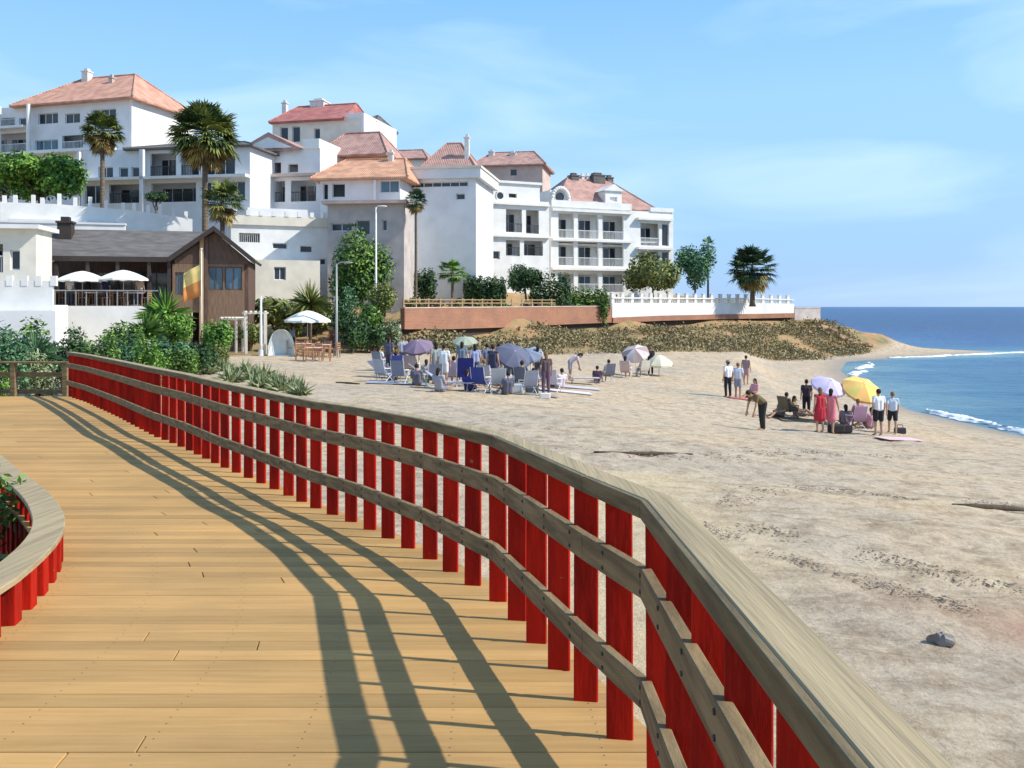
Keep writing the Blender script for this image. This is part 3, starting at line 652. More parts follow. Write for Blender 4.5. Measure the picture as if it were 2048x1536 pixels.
def tree_px(name, label, cat, px, Y, py0, py1, wpx, leafm, n, seed, group, k=7, size=None, tr=.14):
    zt, zb = Z(py0, Y), Z(py1, Y); r0 = wpx / 2 / F * Y; cz = (zt + zb) / 2; hh = (zt - zb) / 2
    g = gz(X(px, Y), Y); g = min(g, zb)
    L = [(a, b, c * (hh / (r0 * .8)) / 1.0 + (cz - g), rx, ry, rz * (hh / (r0 * .8))) for a, b, c, rx, ry, rz in lob(r0, k, seed)]
    return tree(name, label, cat, (X(px, Y), Y, g), max(.4, cz - g - hh * .3), L, int(n * 2.0), size or min(.17, max(.07, r0 * .06)), M[leafm], tr, group, seed)
tree_px('tree', 'wide bright green tree over the white terrace wall below the left house', 'tree', 78, 74, 305, 405, 185, 'leaf_bright', 5200, 11, 'trees by the houses', k=9)
tree_px('tree', 'dark bushy tree at the left edge beside the bright green tree', 'tree', 8, 77, 330, 410, 70, 'leaf_dark', 1800, 12, 'trees by the houses', k=5)
tree_px('tree', 'tall grey-green tree standing left of the slender dark palm', 'tree', 726, 66, 455, 665, 124, 'leaf', 4200, 13, 'trees by the houses', k=9)
tree_px('tree', 'smaller blue-green tree in front of the taupe house wall', 'tree', 690, 70, 470, 620, 76, 'leaf_blue', 1600, 14, 'trees by the houses', k=5)
tree_px('tree', 'olive shrubby tree beside the lamp post by the beach bar', 'tree', 765, 62, 560, 660, 75, 'leaf_olive', 1900, 15, 'trees by the houses', k=6)
tree_px('tree', 'round yellow-green tree just right of the white balcony building', 'tree', 1306, 97.5, 497, 592, 124, 'leaf_olive', 3600, 16, 'trees by the houses', k=7)
tree_px('tree', 'blue-green conical tree between the round tree and the end palm', 'tree', 1390, 101, 486, 590, 84, 'leaf_blue', 2400, 17, 'trees by the houses', k=6)
tree_px('tree', 'green tree in front of the white building with the small round window', 'tree', 1052, 86, 520, 590, 80, 'leaf_dark', 2200, 18, 'trees by the houses', k=6)
tree_px('tree', 'small dark tree under the slab of the house left of the big palm', 'tree', 310, 77, 375, 410, 50, 'leaf_dark', 900, 19, 'trees by the houses', k=4)
# clipped hedge below the grey wall, in pieces one can tell apart
for i, (p0, p1, y0, y1, m_, lb) in enumerate([(770, 870, 540, 585, 'leaf_dark', 'dark hedge piece at the foot of the slender palm'),
        (930, 1010, 552, 588, 'leaf_dark', 'dark hedge piece below the corner of the white building'),
        (1060, 1140, 548, 588, 'leaf_dark', 'dark hedge piece left of the blue ground floor windows'),
        (1130, 1215, 575, 606, 'leaf', 'low green hedge piece beside the end of the brick wall')]):
    Y = 79 + i * 3; x0, x1 = X(p0, Y), X(p1, Y); zt = Z(y0, Y); g = min(gz((x0 + x1) / 2, Y), Z(y1, Y)); n = 6
    L = [((k + .5 - n / 2) * (x1 - x0) / n, random.uniform(-.2, .2), (zt - g) * .55, (x1 - x0) / n * .8, .8, (zt - g) * .5) for k in range(n)]
    o = empty('hedge', ((x0 + x1) / 2, Y, g)); tag(o, lb, 'hedge', 'dark hedges below the white buildings')
    sb = MB()
    for k in range(n): sb.tube([(L[k][0], 0, -.2), (L[k][0] + .1, 0, (zt - g) * .5)], [.06, .03], 6)
    sb.build('trunk', M['trunk'], o); leaf_cloud(L, 4200, .13, seed=30 + i).build('foliage', M[m_], o)
# shrubs on top of the brick wall
for i, (px, Y, w, h, m_) in enumerate([(826, 69, 40, 34, 'leaf_olive'), (868, 71, 44, 30, 'scrub'), (912, 74, 46, 34, 'leaf_olive'), (958, 77, 44, 30, 'leaf_olive'),
        (1002, 80, 50, 32, 'leaf'), (1050, 82, 44, 26, 'scrub'), (1098, 84, 46, 24, 'leaf_olive'), (1146, 87, 50, 26, 'leaf')]):
    r0 = w / 2 / F * Y; g = gz(X(px, Y), Y); g = max(g, 1.2); L = lob(r0, 5, 60 + i, 1.0, (h / w)); zt = Z(592 + i, Y)
    L = [(a, b, c + zt - r0 * .8, rx, ry, rz) for a, b, c, rx, ry, rz in L]; L = [(a, b, c - 0, rx, ry, rz) for a, b, c, rx, ry, rz in L]
    o = empty('shrub', (X(px, Y), Y, 0)); tag(o, f'scrubby shrub above the brick wall, {ORD[i]} from the left of eight', 'shrub', 'shrubs above the brick wall')
    sb = MB().tube([(0, 0, .8), (0, .05, zt - r0 * .8)], [.07, .03], 6); sb.build('stem', M['trunk'], o)
    leaf_cloud(L, 750, .12, seed=70 + i).build('foliage', M[m_], o)
# garden between the boardwalk and the restaurant
gl = [(350, 42, 80, 608, 'leaf_bright', 'tall light green bush in front of the gable wall'),
      (440, 45, 70, 628, 'leaf_bright', 'light green bush right of the flag pole'),
      (250, 38, 90, 632, 'leaf', 'broad green bush against the terrace wall under the parasols'),
      (705, 57, 80, 612, 'leaf_dark', 'dark bush directly right of the grey lamp post'),
      (735, 60, 90, 600, 'leaf', 'tall green bush under the grey-green tree'),
      (690, 61, 60, 560, 'leaf_blue', 'tall blue-green bush behind the grey lamp post'),
      (150, 26, 60, 672, 'leaf_blue', 'turquoise bush just inside the balustrade corner'),
      (230, 32, 70, 660, 'leaf', 'green bush below the left terrace parasol'),
      (270, 33, 70, 655, 'leaf_dark', 'dark bush below the right terrace parasol'),
      (310, 30, 60, 680, 'leaf_bright', 'light green low bush in front of the yuccas'),
      (368, 33, 70, 686, 'leaf', 'low green bush in front of the ochre post'),
      (50, 30, 110, 630, 'leaf', 'tall green bush in front of the white annex'),
      (-12, 22, 70, 650, 'leaf_bright', 'bright bush cut by the left edge of the photo'),
      (500, 55, 60, 640, 'leaf_olive', 'olive bush behind the cream pergola'),
      (425, 46, 60, 650, 'leaf_dark', 'dark climbing bush at the timber wall foot'),
      (20, 24.5, 90, 640, 'leaf_blue', 'large blue-green bush at the left edge behind the brown balustrade'),
      (75, 26, 80, 668, 'leaf_pale', 'pale silvery bush behind the brown balustrade'),
      (128, 29, 80, 640, 'leaf_dark', 'dark bush near the corner of the red balustrade'),
      (172, 31, 70, 668, 'leaf_bright', 'small bright green bush below the white restaurant terrace'),
      (205, 28, 80, 655, 'leaf', 'mid green bush right of the balustrade corner'),
      (250, 30, 76, 672, 'leaf_blue', 'blue-green bush under the white parasols'),
      (292, 29, 60, 662, 'leaf_bright', 'bright leafy bush between the garden palms'),
      (345, 34, 80, 668, 'leaf_blue', 'low turquoise-green bush in front of the timber corner'),
      (395, 37, 84, 676, 'leaf_dark', 'dark low bush before the ochre wall'),
      (440, 42, 50, 684, 'leaf_olive', 'olive bush left of the white frames'),
      (560, 62, 130, 592, 'leaf_olive', 'broad olive bush behind the white beach parasol'),
      (628, 64, 100, 596, 'leaf_olive', 'dark olive bush right behind the beach parasol'),
      (745, 58, 60, 640, 'leaf_dark', 'dark bush right of the lamp post'),
      (785, 60, 50, 630, 'leaf_pale', 'dry pale bush at the left end of the brick wall')]
for i, (px, Y, w, pyt, m_, lb) in enumerate(gl):
    g = gz(X(px, Y), Y); zt = Z(pyt, Y); r0 = w / 2 / F * Y; hh = (zt - g) / 2
    L = [(a, b, hh * .95 + c * hh / (r0 * .8), rx, ry, rz * hh / (r0 * .75)) for a, b, c, rx, ry, rz in lob(r0, 7, 90 + i)]
    o = empty('bush', (X(px, Y), Y, g)); tag(o, lb, 'bush', 'bushes of the garden by the restaurant')
    sb = MB()
    for l in L: sb.tube([(0, 0, -.1), (l[0] * .5, l[1] * .5, hh * .6), l[:3]], [.05, .035, .015], 6)
    sb.build('stem', M['trunk'], o); leaf_cloud(L, int(1500 + 700 * r0), max(.045, r0 * .10), seed=110 + i, narrow=.4).build('foliage', M[m_], o)
# small feather palms / yuccas in the garden
for i, (px, Y, pyt, m_, lb) in enumerate([(330, 45, 575, 'leaf_bright', 'yellow-green yucca palm in front of the restaurant wall'),
        (290, 40, 620, 'leaf', 'short green yucca palm left of the yellow-green one'),
        (70, 27, 655, 'leaf_blue', 'grey yucca behind the brown balustrade'),
        (620, 60, 560, 'leaf_olive', 'small palm showing above the olive bushes')]):
    g = gz(X(px, Y), Y); zt = Z(pyt, Y); h = zt - g
    o = empty('yucca', (X(px, Y), Y, g)); tag(o, lb, 'yucca', 'yuccas of the restaurant garden')
    MB().tube([(0, 0, -.2), (.05, 0, h * .3), (0, 0, h * .62)], [.12, .09, .08], 8).build('trunk', M['palmtrunk'], o, smooth=True)
    r = random.Random(i); mb = MB()
    for k in range(150):
        ph = r.uniform(0, 2 * pi); t = r.uniform(.05, 2.0); l = h * .42 * r.uniform(.7, 1.1); b = Vector((0, 0, h * .62 + r.uniform(-.15, .1)))
        d = Vector((cos(ph) * sin(t), sin(ph) * sin(t), cos(t))); s = Vector((-sin(ph), cos(ph), 0)) * .035 * (h / 3)
        m1 = b + d * l * .5; e = b + d * l - Vector((0, 0, l * .25 * sin(t)))
        mb.add([tuple(b - s), tuple(b + s), tuple(m1 + s), tuple(e), tuple(m1 - s)], [(0, 1, 2, 3, 4)])
    mb.build('crown', M[m_], o)
# pale dune plants beyond the red balustrade
dl = [(372, 728), (398, 735), (425, 732), (412, 748), (448, 742), (470, 752), (492, 744), (462, 765), (505, 762), (528, 756), (520, 776), (548, 770), (560, 782), (585, 778), (600, 789), (440, 722)]
dl.sort()
for i, (px, py) in enumerate(dl):
    x, y, z = hit(px, py, 14)
    spiky('dune_plant', f'pale green dune plant beyond the red balustrade, {ORD[i]} from the left', (x, y, z - .03), 90, .62 + .18 * random.random(), M['leaf_pale'], 200 + i, 'dune plants beyond the balustrade', .035, 1.35)
# bushes in the corner left of the low rail
for i, (x, y, r0, m_, lb) in enumerate([(-4.35, 6.6, .55, 'leaf_bright', 'bright green plant close behind the low left rail'), (-5.1, 8.1, .6, 'leaf', 'green plant farther back behind the low left rail'), (-4.9, 7.3, .55, 'leaf_bright', 'bright green plant between two others behind the low left rail'),
        (-3.6, 4.4, .42, 'leaf_dark', 'dark plant at the left edge nearest the viewer')]):
    g = gz(x, y); o = empty('bush', (x, y, g)); tag(o, lb, 'bush', 'plants behind the low left rail')
    L = [(a, b, r0 * 1.0 + c, rx, ry, rz) for a, b, c, rx, ry, rz in lob(r0, 7, 150 + i)]
    sb = MB()
    for l in L: sb.tube([(0, 0, -.05), l[:3]], [.02, .008], 6)
    sb.build('stem', M['trunk'], o); leaf_cloud(L, 1500, .045, seed=160 + i, narrow=.4).build('foliage', M[m_], o)
# scrub cover of the bluff
r = np.random.default_rng(5); N = 5200; bx = r.uniform(-9, 41, N); t = r.random(N)
WL = np.array([(-8, 65), (-1, 75), (9.7, 88), (21, 98), (35, 110), (41, 114)], float)
by = np.interp(bx, FOOT[:, 0], FOOT[:, 1]) * (1 - t) + (np.interp(bx, WL[:, 0], WL[:, 1]) - .7) * t
keep = vnoise(bx, by, .55, 21) > -.33; bx, by = bx[keep], by[keep]; bz = ground_z(bx, by)
vs = []; n = 0; mb = MB()
for x, y, z in zip(bx, by, bz):
    m = 12; s = r.uniform(.18, .5); p = r.normal(size=(m, 3)) * np.array([s, s, s * .45]) + np.array([x, y, z + s * .35])
    a = r.normal(size=(m, 3)); a /= np.linalg.norm(a, axis=1)[:, None]; b = np.cross(a, r.normal(size=(m, 3))); b /= np.linalg.norm(b, axis=1)[:, None]
    q = s * .32; vs.append(np.stack([p - a * q, p - b * q * .6, p + a * q, p + b * q * .6], 1).reshape(-1, 3))
V = np.concatenate(vs); mb.add(V, np.arange(len(V)).reshape(-1, 4).tolist())
tag(mb.build('ground_cover', M['scrub']), 'dry olive scrub covering the bluff below the wall', 'scrub', kind='stuff')

# ------------------------------------------------------------------ walls of the promenade
def wall_run(mb, P, off, w, zf0, zf1):
    A = offset_path(P, off - w / 2); B = offset_path(P, off + w / 2)
    for i in range(len(P) - 1):
        v = []
        for t, k in ((0, i), (1, i + 1)):
            a, b = A[k], B[k]; v += [(a.x, a.y, zf0(k)), (b.x, b.y, zf0(k)), (b.x, b.y, zf1(k)), (a.x, a.y, zf1(k))]
        mb.add(v, [(0, 1, 2, 3), (7, 6, 5, 4), (0, 4, 5, 1), (1, 5, 6, 2), (2, 6, 7, 3), (3, 7, 4, 0)])
    return mb
BW = [(X(805, 65), 65.), (X(900, 70), 70.), (X(1000, 76.5), 76.5), (X(1110, 83), 83.), (X(1220, 89.2), 89.2)]
def lin(a, b, n): return lambda k: a + (b - a) * k / n
zb0 = [Z(668, 65) + .35, Z(667, 70) + .35, Z(663, 76.5) + .35, Z(657, 83) + .35, Z(652, 89.2) + .35]
zt0 = [Z(617, 65), Z(616, 70), Z(615, 76.5), Z(614, 83), Z(613, 89.2)]
bw = empty('brick_wall', (0, 0, 0)); tag(bw, 'long low terracotta brick retaining wall above the scrubby bluff', 'wall')
wall_run(MB(), BW, 0, .4, lambda k: zb0[k], lambda k: zt0[k]).build('wall', M['brick'], bw)
wall_run(MB(), BW, -.35, .3, lambda k: zb0[k] - 1.6, lambda k: zb0[k] + .1).build('shadow_footing', M['roof_dark'], bw)  # set back and coloured dark to paint the shadow band under the wall
wall_run(MB(), BW, -.02, .5, lambda k: zt0[k] + .003, lambda k: zt0[k] + .09).build('coping', M['pinkwall'], bw)
fen = empty('timber_fence', (0, 0, 0)); tag(fen, 'light timber fence rails standing on the left half of the brick wall', 'fence')
FP_ = BW[:4]; fr = MB()
for h0 in (.35, .62):
    wall_run(fr, FP_, .05, .05, lambda k: zt0[k] + h0, lambda k: zt0[k] + h0 + .07)
fr.build('rail', M['timber_l'], fen)
for p, a in walk(FP_, 1.5, .1):
    kz = float(np.interp(p.y, [b[1] for b in BW], zt0)) + .09
    MB().box(-.05, .05, -.05, .05, 0, .68).build('post', M['timber_l'], fen, loc=(p.x, p.y, kz)).rotation_euler = (0, 0, a)
# white terrace wall with pillars
WW = [(X(1222, 89.6), 89.6), (X(1320, 95), 95.), (X(1420, 101), 101.), (X(1510, 106), 106.), (X(1586, 110), 110.)]
zb1 = [Z(y_, p[1]) + .25 for y_, p in zip((651, 646, 643, 641, 639), WW)]
zt1 = [Z(y_, p[1]) for y_, p in zip((606, 606, 606, 606, 608), WW)]
ww = empty('terrace_wall', (0, 0, 0)); tag(ww, 'white pillared terrace wall on a brown-ochre base below the balcony building', 'wall')
wall_run(MB(), WW, 0, .35, lambda k: zb1[k] + .55, lambda k: zt1[k]).build('wall', M['white'], ww)
wall_run(MB(), WW, .04, .5, lambda k: zb1[k], lambda k: zb1[k] + .547).build('base_course', M['brick'], ww)
wall_run(MB(), WW, -.35, .3, lambda k: zb1[k] - 1.6, lambda k: zb1[k] + .1).build('shadow_footing', M['roof_dark'], ww)  # dark colour stands in for the shadow below the terrace wall
wall_run(MB(), WW, -.02, .42, lambda k: zt1[k] + .45, lambda k: zt1[k] + .58).build('handrail', M['white'], ww)
pl = 0
for p, a in walk(WW, 1.55, .15):
    kz = float(np.interp(p.y, [b[1] for b in WW], zt1))
    o = MB().box(-.13, .13, -.2, .2, -.3, .98).box(-.17, .17, -.24, .24, .981, 1.04).build('pillar', M['white'], ww, loc=(p.x, p.y, kz)); o.rotation_euler = (0, 0, a)
for k, (p, a) in enumerate(walk(WW, .31, .3)):
    pass
bl = MB()
for p, a in walk(WW, .30, .2):
    kz = float(np.interp(p.y, [b[1] for b in WW], zt1)); bl.box(p.x - .05, p.x + .05, p.y - .05, p.y + .05, kz - .02, kz + .448)
tag(bl.build('balusters', M['white'], ww), kind='stuff')
tw = empty('end_wall', (0, 0, 0)); tag(tw, 'grey-brown stub wall at the seaward tip of the headland', 'wall')
EW = [(X(1587, 110.5), 110.5), (X(1638, 114), 114.)]
wall_run(MB(), EW, 0, .4, lambda k: Z(641, 112), lambda k: Z(617, 112)).build('wall', M['taupe'], tw)
wall_run(MB(), EW, 0, .5, lambda k: Z(617, 112) + .002, lambda k: Z(614.5, 112)).build('coping', M['taupe'], tw)
# boulders at the headland foot
rocks = [(1660, 668, .9, 'M'), (1682, 678, .7, 'M'), (1705, 688, .8, 'M'), (1735, 693, .6, 'M'), (1640, 660, 1.0, 'M'), (1615, 668, .6, 'M')]
def rock(label, loc, s, m, seed, group=None):
    r = np.random.default_rng(seed); b = MB().ball((0, 0, 0), (s, s * .8, s * .6), 12, 8); v = b.v[0]; nn = v / np.linalg.norm(v, axis=1)[:, None]
    k = 1 + .22 * np.sin(nn @ r.normal(size=3) * 4 + 1) + .15 * np.sin(nn @ r.normal(size=3) * 7); b.v[0] = v * k[:, None]
    o = b.build('rock', m, loc=loc); tag(o, label, 'rock', group); return o
M['rock_o'] = mat('ochre rock', (0.42, 0.26, 0.14), 0.9, 0.4, 2, 0.8, 6)
for i, (px, py, s, _) in enumerate(rocks):
    x, y, z = hit(px, py, 60, 140)
    rock(f'ochre boulder at the foot of the headland, {["highest by the stub wall", "next to the white terrace corner", "second down the slope", "third down the slope", "near the water edge", "farthest out on the sand spit"][[4, 5, 0, 1, 2, 3].index(i)]}', (x, y, z + .1), s, M['rock_o'], 40 + i, 'boulders at the headland')
x, y, z = hit(1884, 1290, 5); rock('small grey rock alone on the near sand at the right', (x, y, z + .03), .10, M['rock'], 3)
def drift(label, pts, rad, m, name='driftwood'):
    P = []
    for px, py in pts:
        x, y, z = hit(px, py, 4); P.append((x, y, z + rad * .5))
    o = MB().tube(P, [rad * .5] + [rad] * (len(P) - 2) + [rad * .4], 8).build(name, m, smooth=True); tag(o, label, 'driftwood', 'dark debris lines on the sand'); return o
drift('long dark driftwood pole lying on the sand at the right edge', [(1905, 1014), (1960, 1018), (2010, 1020), (2075, 1025)], .05, M['weed'])
drift('thin dark driftwood strip in the middle of the sand', [(1188, 908), (1240, 910), (1300, 910), (1385, 911)], .045, M['weed'])
drift('short dark stick on the sand just past the dune plants', [(672, 766), (700, 768), (720, 769)], .05, M['weed'])

# ------------------------------------------------------------------ buildings
def wall_holes(x0, x1, z0, z1, holes, t, mapf):
    """a wall slab with real openings; mapf(u, d, z) -> local point, d into the building"""
    hs_ = [(max(x0 + .02, a), min(x1 - .02, b), max(z0 + .02, c), min(z1 - .02, d)) for a, b, c, d in holes if min(b, x1) - max(a, x0) > .1]
    us = sorted({x0, x1, *[h[0] for h in hs_], *[h[1] for h in hs_]}); zs = sorted({z0, z1, *[h[2] for h in hs_], *[h[3] for h in hs_]})
    nx, nz = len(us) - 1, len(zs) - 1
    def solid(i, j):
        if i < 0 or j < 0 or i >= nx or j >= nz: return False
        u, z = (us[i] + us[i + 1]) / 2, (zs[j] + zs[j + 1]) / 2
        return not any(a < u < b and c < z < d for a, b, c, d in hs_)
    mb = MB()
    q = lambda *p: mb.add([mapf(*k) for k in p], [(0, 1, 2, 3)])
    for i in range(nx):
        for j in range(nz):
            if not solid(i, j): continue
            a, b, c, d = us[i], us[i + 1], zs[j], zs[j + 1]
            q((a, 0, c), (b, 0, c), (b, 0, d), (a, 0, d)); q((a, t, c), (a, t, d), (b, t, d), (b, t, c))
            if not solid(i - 1, j): q((a, 0, c), (a, 0, d), (a, t, d), (a, t, c))
            if not solid(i + 1, j): q((b, 0, c), (b, t, c), (b, t, d), (b, 0, d))
            if not solid(i, j - 1): q((a, 0, c), (a, t, c), (b, t, c), (b, 0, c))
            if not solid(i, j + 1): q((a, 0, d), (b, 0, d), (b, t, d), (a, t, d))
    return mb
class Bld:
    def __init__(s, name, label, px, Y, rz, cat='house', group='white houses above the beach'):
        s.ax, s.ay = X(px, Y), Y; s.rz = R(rz); s.c, s.s = cos(s.rz), sin(s.rz)
        s.o = empty(name, (s.ax, s.ay, 0), s.rz); tag(s.o, label, cat, group)
    def U(s, p, y=0.0):
        k = (p - 1024) / F
        return (k * (s.ay + y * s.c) - s.ax + y * s.s) / (s.c - k * s.s)
    def D(s, p, x):
        """depth (local y) on the side wall at local x for a column of the photo"""
        k = (p - 1024) / F
        return (s.ax + x * s.c - k * (s.ay + x * s.s)) / (k * s.c + s.s)
    def ZZ(s, py, p, y=0.0):
        u = s.U(p, y); return CAMZ - (py - HOR) / F * (s.ay + u * s.s + y * s.c)
    def part(s, name, mb, m, parent=None, smooth=False): return mb.build(name, m, parent or s.o, smooth)
    def pane(s, mapf, a, b, c, d, glass='glass', frame='frame_w', bars=2, dep=.16):
        fm = MB(); w = .07
        def bx(u0, u1, z0, z1, d0=dep, d1=dep + .07):
            P = [mapf(u, q, z) for z in (z0, z1) for (u, q) in ((u0, d0), (u1, d0), (u1, d1), (u0, d1))]
            fm.add(P, [(0, 3, 2, 1), (4, 5, 6, 7), (0, 1, 5, 4), (1, 2, 6, 5), (2, 3, 7, 6), (3, 0, 4, 7)])
        bx(a, b, c, c + w); bx(a, b, d - w, d); bx(a, a + w, c + w, d - w); bx(b - w, b, c + w, d - w)
        for i in range(1, bars):
            u = a + (b - a) * i / bars; bx(u - w * .45, u + w * .45, c + w, d - w)
        fo = s.part('window', fm, M[frame])
        g = MB().add([mapf(a + w, dep + .035, c + w), mapf(b - w, dep + .035, c + w), mapf(b - w, dep + .035, d - w), mapf(a + w, dep + .035, d - w)], [(0, 1, 2, 3)])
        g.build('pane', M[glass], fo)
    def facade(s, p0, p1, py0, py1, holes=(), m='white', ref=None, y=0.0, core=9.0, name='wall', t=.3, x=None, zb=None, glass='glass', dz=0):
        """front wall between two photo columns; holes (p0,p1,py0,py1,kind[,glass])"""
        ref = ref or (p0 + p1) / 2; u0, u1 = s.U(p0, y), s.U(p1, y)
        z1 = s.ZZ(py0, ref, y); z0 = s.ZZ(py1, ref, y) if zb is None else zb
        hl = [(s.U(h[0], y), s.U(h[1], y), s.ZZ(h[3], ref, y), s.ZZ(h[2], ref, y)) for h in holes]
        mapf = lambda u, d, z: (u, y + d, z)
        s.part(name, wall_holes(u0, u1, z0, z1, hl, t, mapf), M[m])
        lg = [i for i, h in enumerate(holes) if h[4] == 'l']; dep = 1.7 if lg else t
        if core: # building volume behind
            s.part('wall', MB().box(u0 + .003, u1 - .003, y + dep, y + core, z0, z1 - .003), M[m])
            if lg:
                ends = MB()
                for ue in (u0 + .003, u1 - .203): ends.box(ue, ue + .2, y + t, y + dep, z0, z1 - .003)
                for zz in sorted({round(hl[i][2], 2) for i in lg}): ends.box(u0 + .21, u1 - .21, y + t + .002, y + dep, zz - .22, zz - .002)
                ends.box(u0 + .21, u1 - .21, y + t + .002, y + dep, z1 - .2, z1 - .005)
                s.part('floor_slab', ends, M[m])
        for i, h in enumerate(holes):
            a, b, c, d = hl[i]; gl = h[5] if len(h) > 5 else glass
            if h[4] == 'w': s.pane(mapf, a, b, c, d, gl, bars=max(1, round((b - a) / .9)))
            if h[4] == 'l':
                m2 = lambda u, dd, z: (u, y + dep - .12 + dd - .16, z)
                s.pane(m2, a + .15, b - .15, c + .02, c + min(2.25, (d - c) * .86), gl, bars=max(2, round((b - a) / 1.0)))
                rl = MB().box(a, b, y + .05, y + .11, c + .86, c + .93)
                k = a + .06
                while k < b: rl.box(k, k + .035, y + .065, y + .1, c, c + .86); k += .16
                s.part('balcony_railing', rl, M['frame_w' if h[-1] != 'k' else 'darkmetal'])
        return u0, u1, z0, z1
    def side(s, u, y0, y1, z0, z1, holes=(), m='white', t=.3, glass='glass'):
        """right-hand side wall at local x = u"""
        mapf = lambda q, d, z: (u - d, q, z)
        s.part('wall', wall_holes(y0, y1, z0, z1, holes, t, mapf), M[m])
        for a, b, c, d in holes: s.pane(mapf, a, b, c, d, glass, bars=2)
    def hip(s, x0, x1, y0, y1, ze, zr, m, inset=None, name='roof', over=.5):
        x0 -= over; x1 += over; y0 -= over; y1 += over; ym = (y0 + y1) / 2; ins = (y1 - y0) / 2 if inset is None else inset
        ins = min(ins, (x1 - x0) / 2 - .05); th = .16
        v = [(x0, y0, ze), (x1, y0, ze), (x1, y1, ze), (x0, y1, ze), (x0 + ins, ym, zr), (x1 - ins, ym, zr), (x0, y0, ze - th), (x1, y0, ze - th), (x1, y1, ze - th), (x0, y1, ze - th)]
        f = [(0, 1, 5, 4), (1, 2, 5), (2, 3, 4, 5), (3, 0, 4), (0, 6, 7, 1), (1, 7, 8, 2), (2, 8, 9, 3), (3, 9, 6, 0), (6, 9, 8, 7)]
        r_ = s.part(name, MB().add(v, f), M[m])
        rg = MB().tube([(x0 + ins, ym, zr + .03), (x1 - ins, ym, zr + .03)], .1, 8)
        for a, b in ((0, 4), (3, 4), (1, 5), (2, 5)): rg.tube([(v[a][0], v[a][1], v[a][2] + .03), (v[b][0], v[b][1], v[b][2] + .03)], .09, 6)
        rg.build('ridge_tiles', M[m], r_); return r_
    def chimney(s, x, y, z0, z1, w=.35, roof=None, m='chimney'):
        c = MB().box(x - w, x + w, y - w, y + w, z0, z1).box(x - w - .08, x + w + .08, y - w - .08, y + w + .08, z1 + .002, z1 + .12)
        c.box(x - w * .6, x + w * .6, y - w * .6, y + w * .6, z1 + .122, z1 + .4).build('chimney', M[m], roof or s.o)
    def slab(s, p0, p1, py, th=.22, out=.5, y=0.0, m='white', ref=None, dep=.1, name='balcony_slab'):
        ref = ref or (p0 + p1) / 2; z = s.ZZ(py, ref, y)
        s.part(name, MB().box(s.U(p0, y), s.U(p1, y), y - out, y - .003, z - th / 2, z + th / 2), M[m])

# A: top left house
A = Bld('house', 'tall left house with salmon hip roof and bright white sea-facing side', 258, 88, -16)
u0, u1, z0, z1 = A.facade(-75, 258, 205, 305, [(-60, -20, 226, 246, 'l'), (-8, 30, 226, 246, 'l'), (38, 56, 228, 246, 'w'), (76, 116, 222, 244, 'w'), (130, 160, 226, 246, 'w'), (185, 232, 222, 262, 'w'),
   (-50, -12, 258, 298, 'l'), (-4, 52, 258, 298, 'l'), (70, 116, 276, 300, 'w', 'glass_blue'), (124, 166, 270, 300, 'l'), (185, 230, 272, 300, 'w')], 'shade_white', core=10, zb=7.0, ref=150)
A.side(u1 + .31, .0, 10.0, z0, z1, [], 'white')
r_ = A.hip(A.U(40), u1 + .3, 0, 10, z1, A.ZZ(156, 190, 5), 'roof_salmon', inset=4.3, over=.7)
A.chimney(A.U(166, 4), 4.6, z1 + 1, A.ZZ(146, 166, 4.6), .38, r_); A.chimney(A.U(262, 6) - .2, 5.2, z1 + 1, A.ZZ(156, 262, 5), .32, r_)
A.chimney(A.U(232, 4), 3.4, z1 + 1, A.ZZ(160, 232, 4), .22, r_, 'taupe')
A.slab(-75, 60, 249, .25, 1.0, ref=150, m='shade_white'); A.slab(-75, 235, 304, .3, 1.2, ref=150)
A.part('column', MB().tube([(A.U(68), -.7, A.ZZ(304, 150)), (A.U(68), -.7, z1)], .22, 12), M['white'])
A.part('column', MB().tube([(A.U(10), -.7, A.ZZ(304, 150)), (A.U(10), -.7, z1)], .18, 12), M['white'])
A.part('parapet', MB().box(A.U(0), u0 + 3, -.5, -.3, z1 - .1, z1 + 1.0), M['white'])
# B: lower block between the two big palms
B = Bld('house', 'low grey shaded house with long balcony slabs between the two big palms', 500, 79, -10)
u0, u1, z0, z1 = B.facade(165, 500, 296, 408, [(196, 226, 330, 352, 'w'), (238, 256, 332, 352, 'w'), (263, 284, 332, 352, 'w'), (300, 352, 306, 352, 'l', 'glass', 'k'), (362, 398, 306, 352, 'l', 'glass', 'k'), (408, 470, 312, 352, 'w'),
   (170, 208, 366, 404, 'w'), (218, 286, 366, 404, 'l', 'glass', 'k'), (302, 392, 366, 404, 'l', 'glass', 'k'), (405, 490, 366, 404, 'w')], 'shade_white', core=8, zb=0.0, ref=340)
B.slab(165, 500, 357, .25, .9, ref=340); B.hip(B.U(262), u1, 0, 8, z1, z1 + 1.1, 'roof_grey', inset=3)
B.part('column', MB().box(B.U(290), B.U(297), -.9, -.55, z0, z1 - .2), M['shade_white']); B.part('column', MB().box(B.U(166), B.U(171), -.9, -.6, z0, z1 - .2), M['shade_white'])
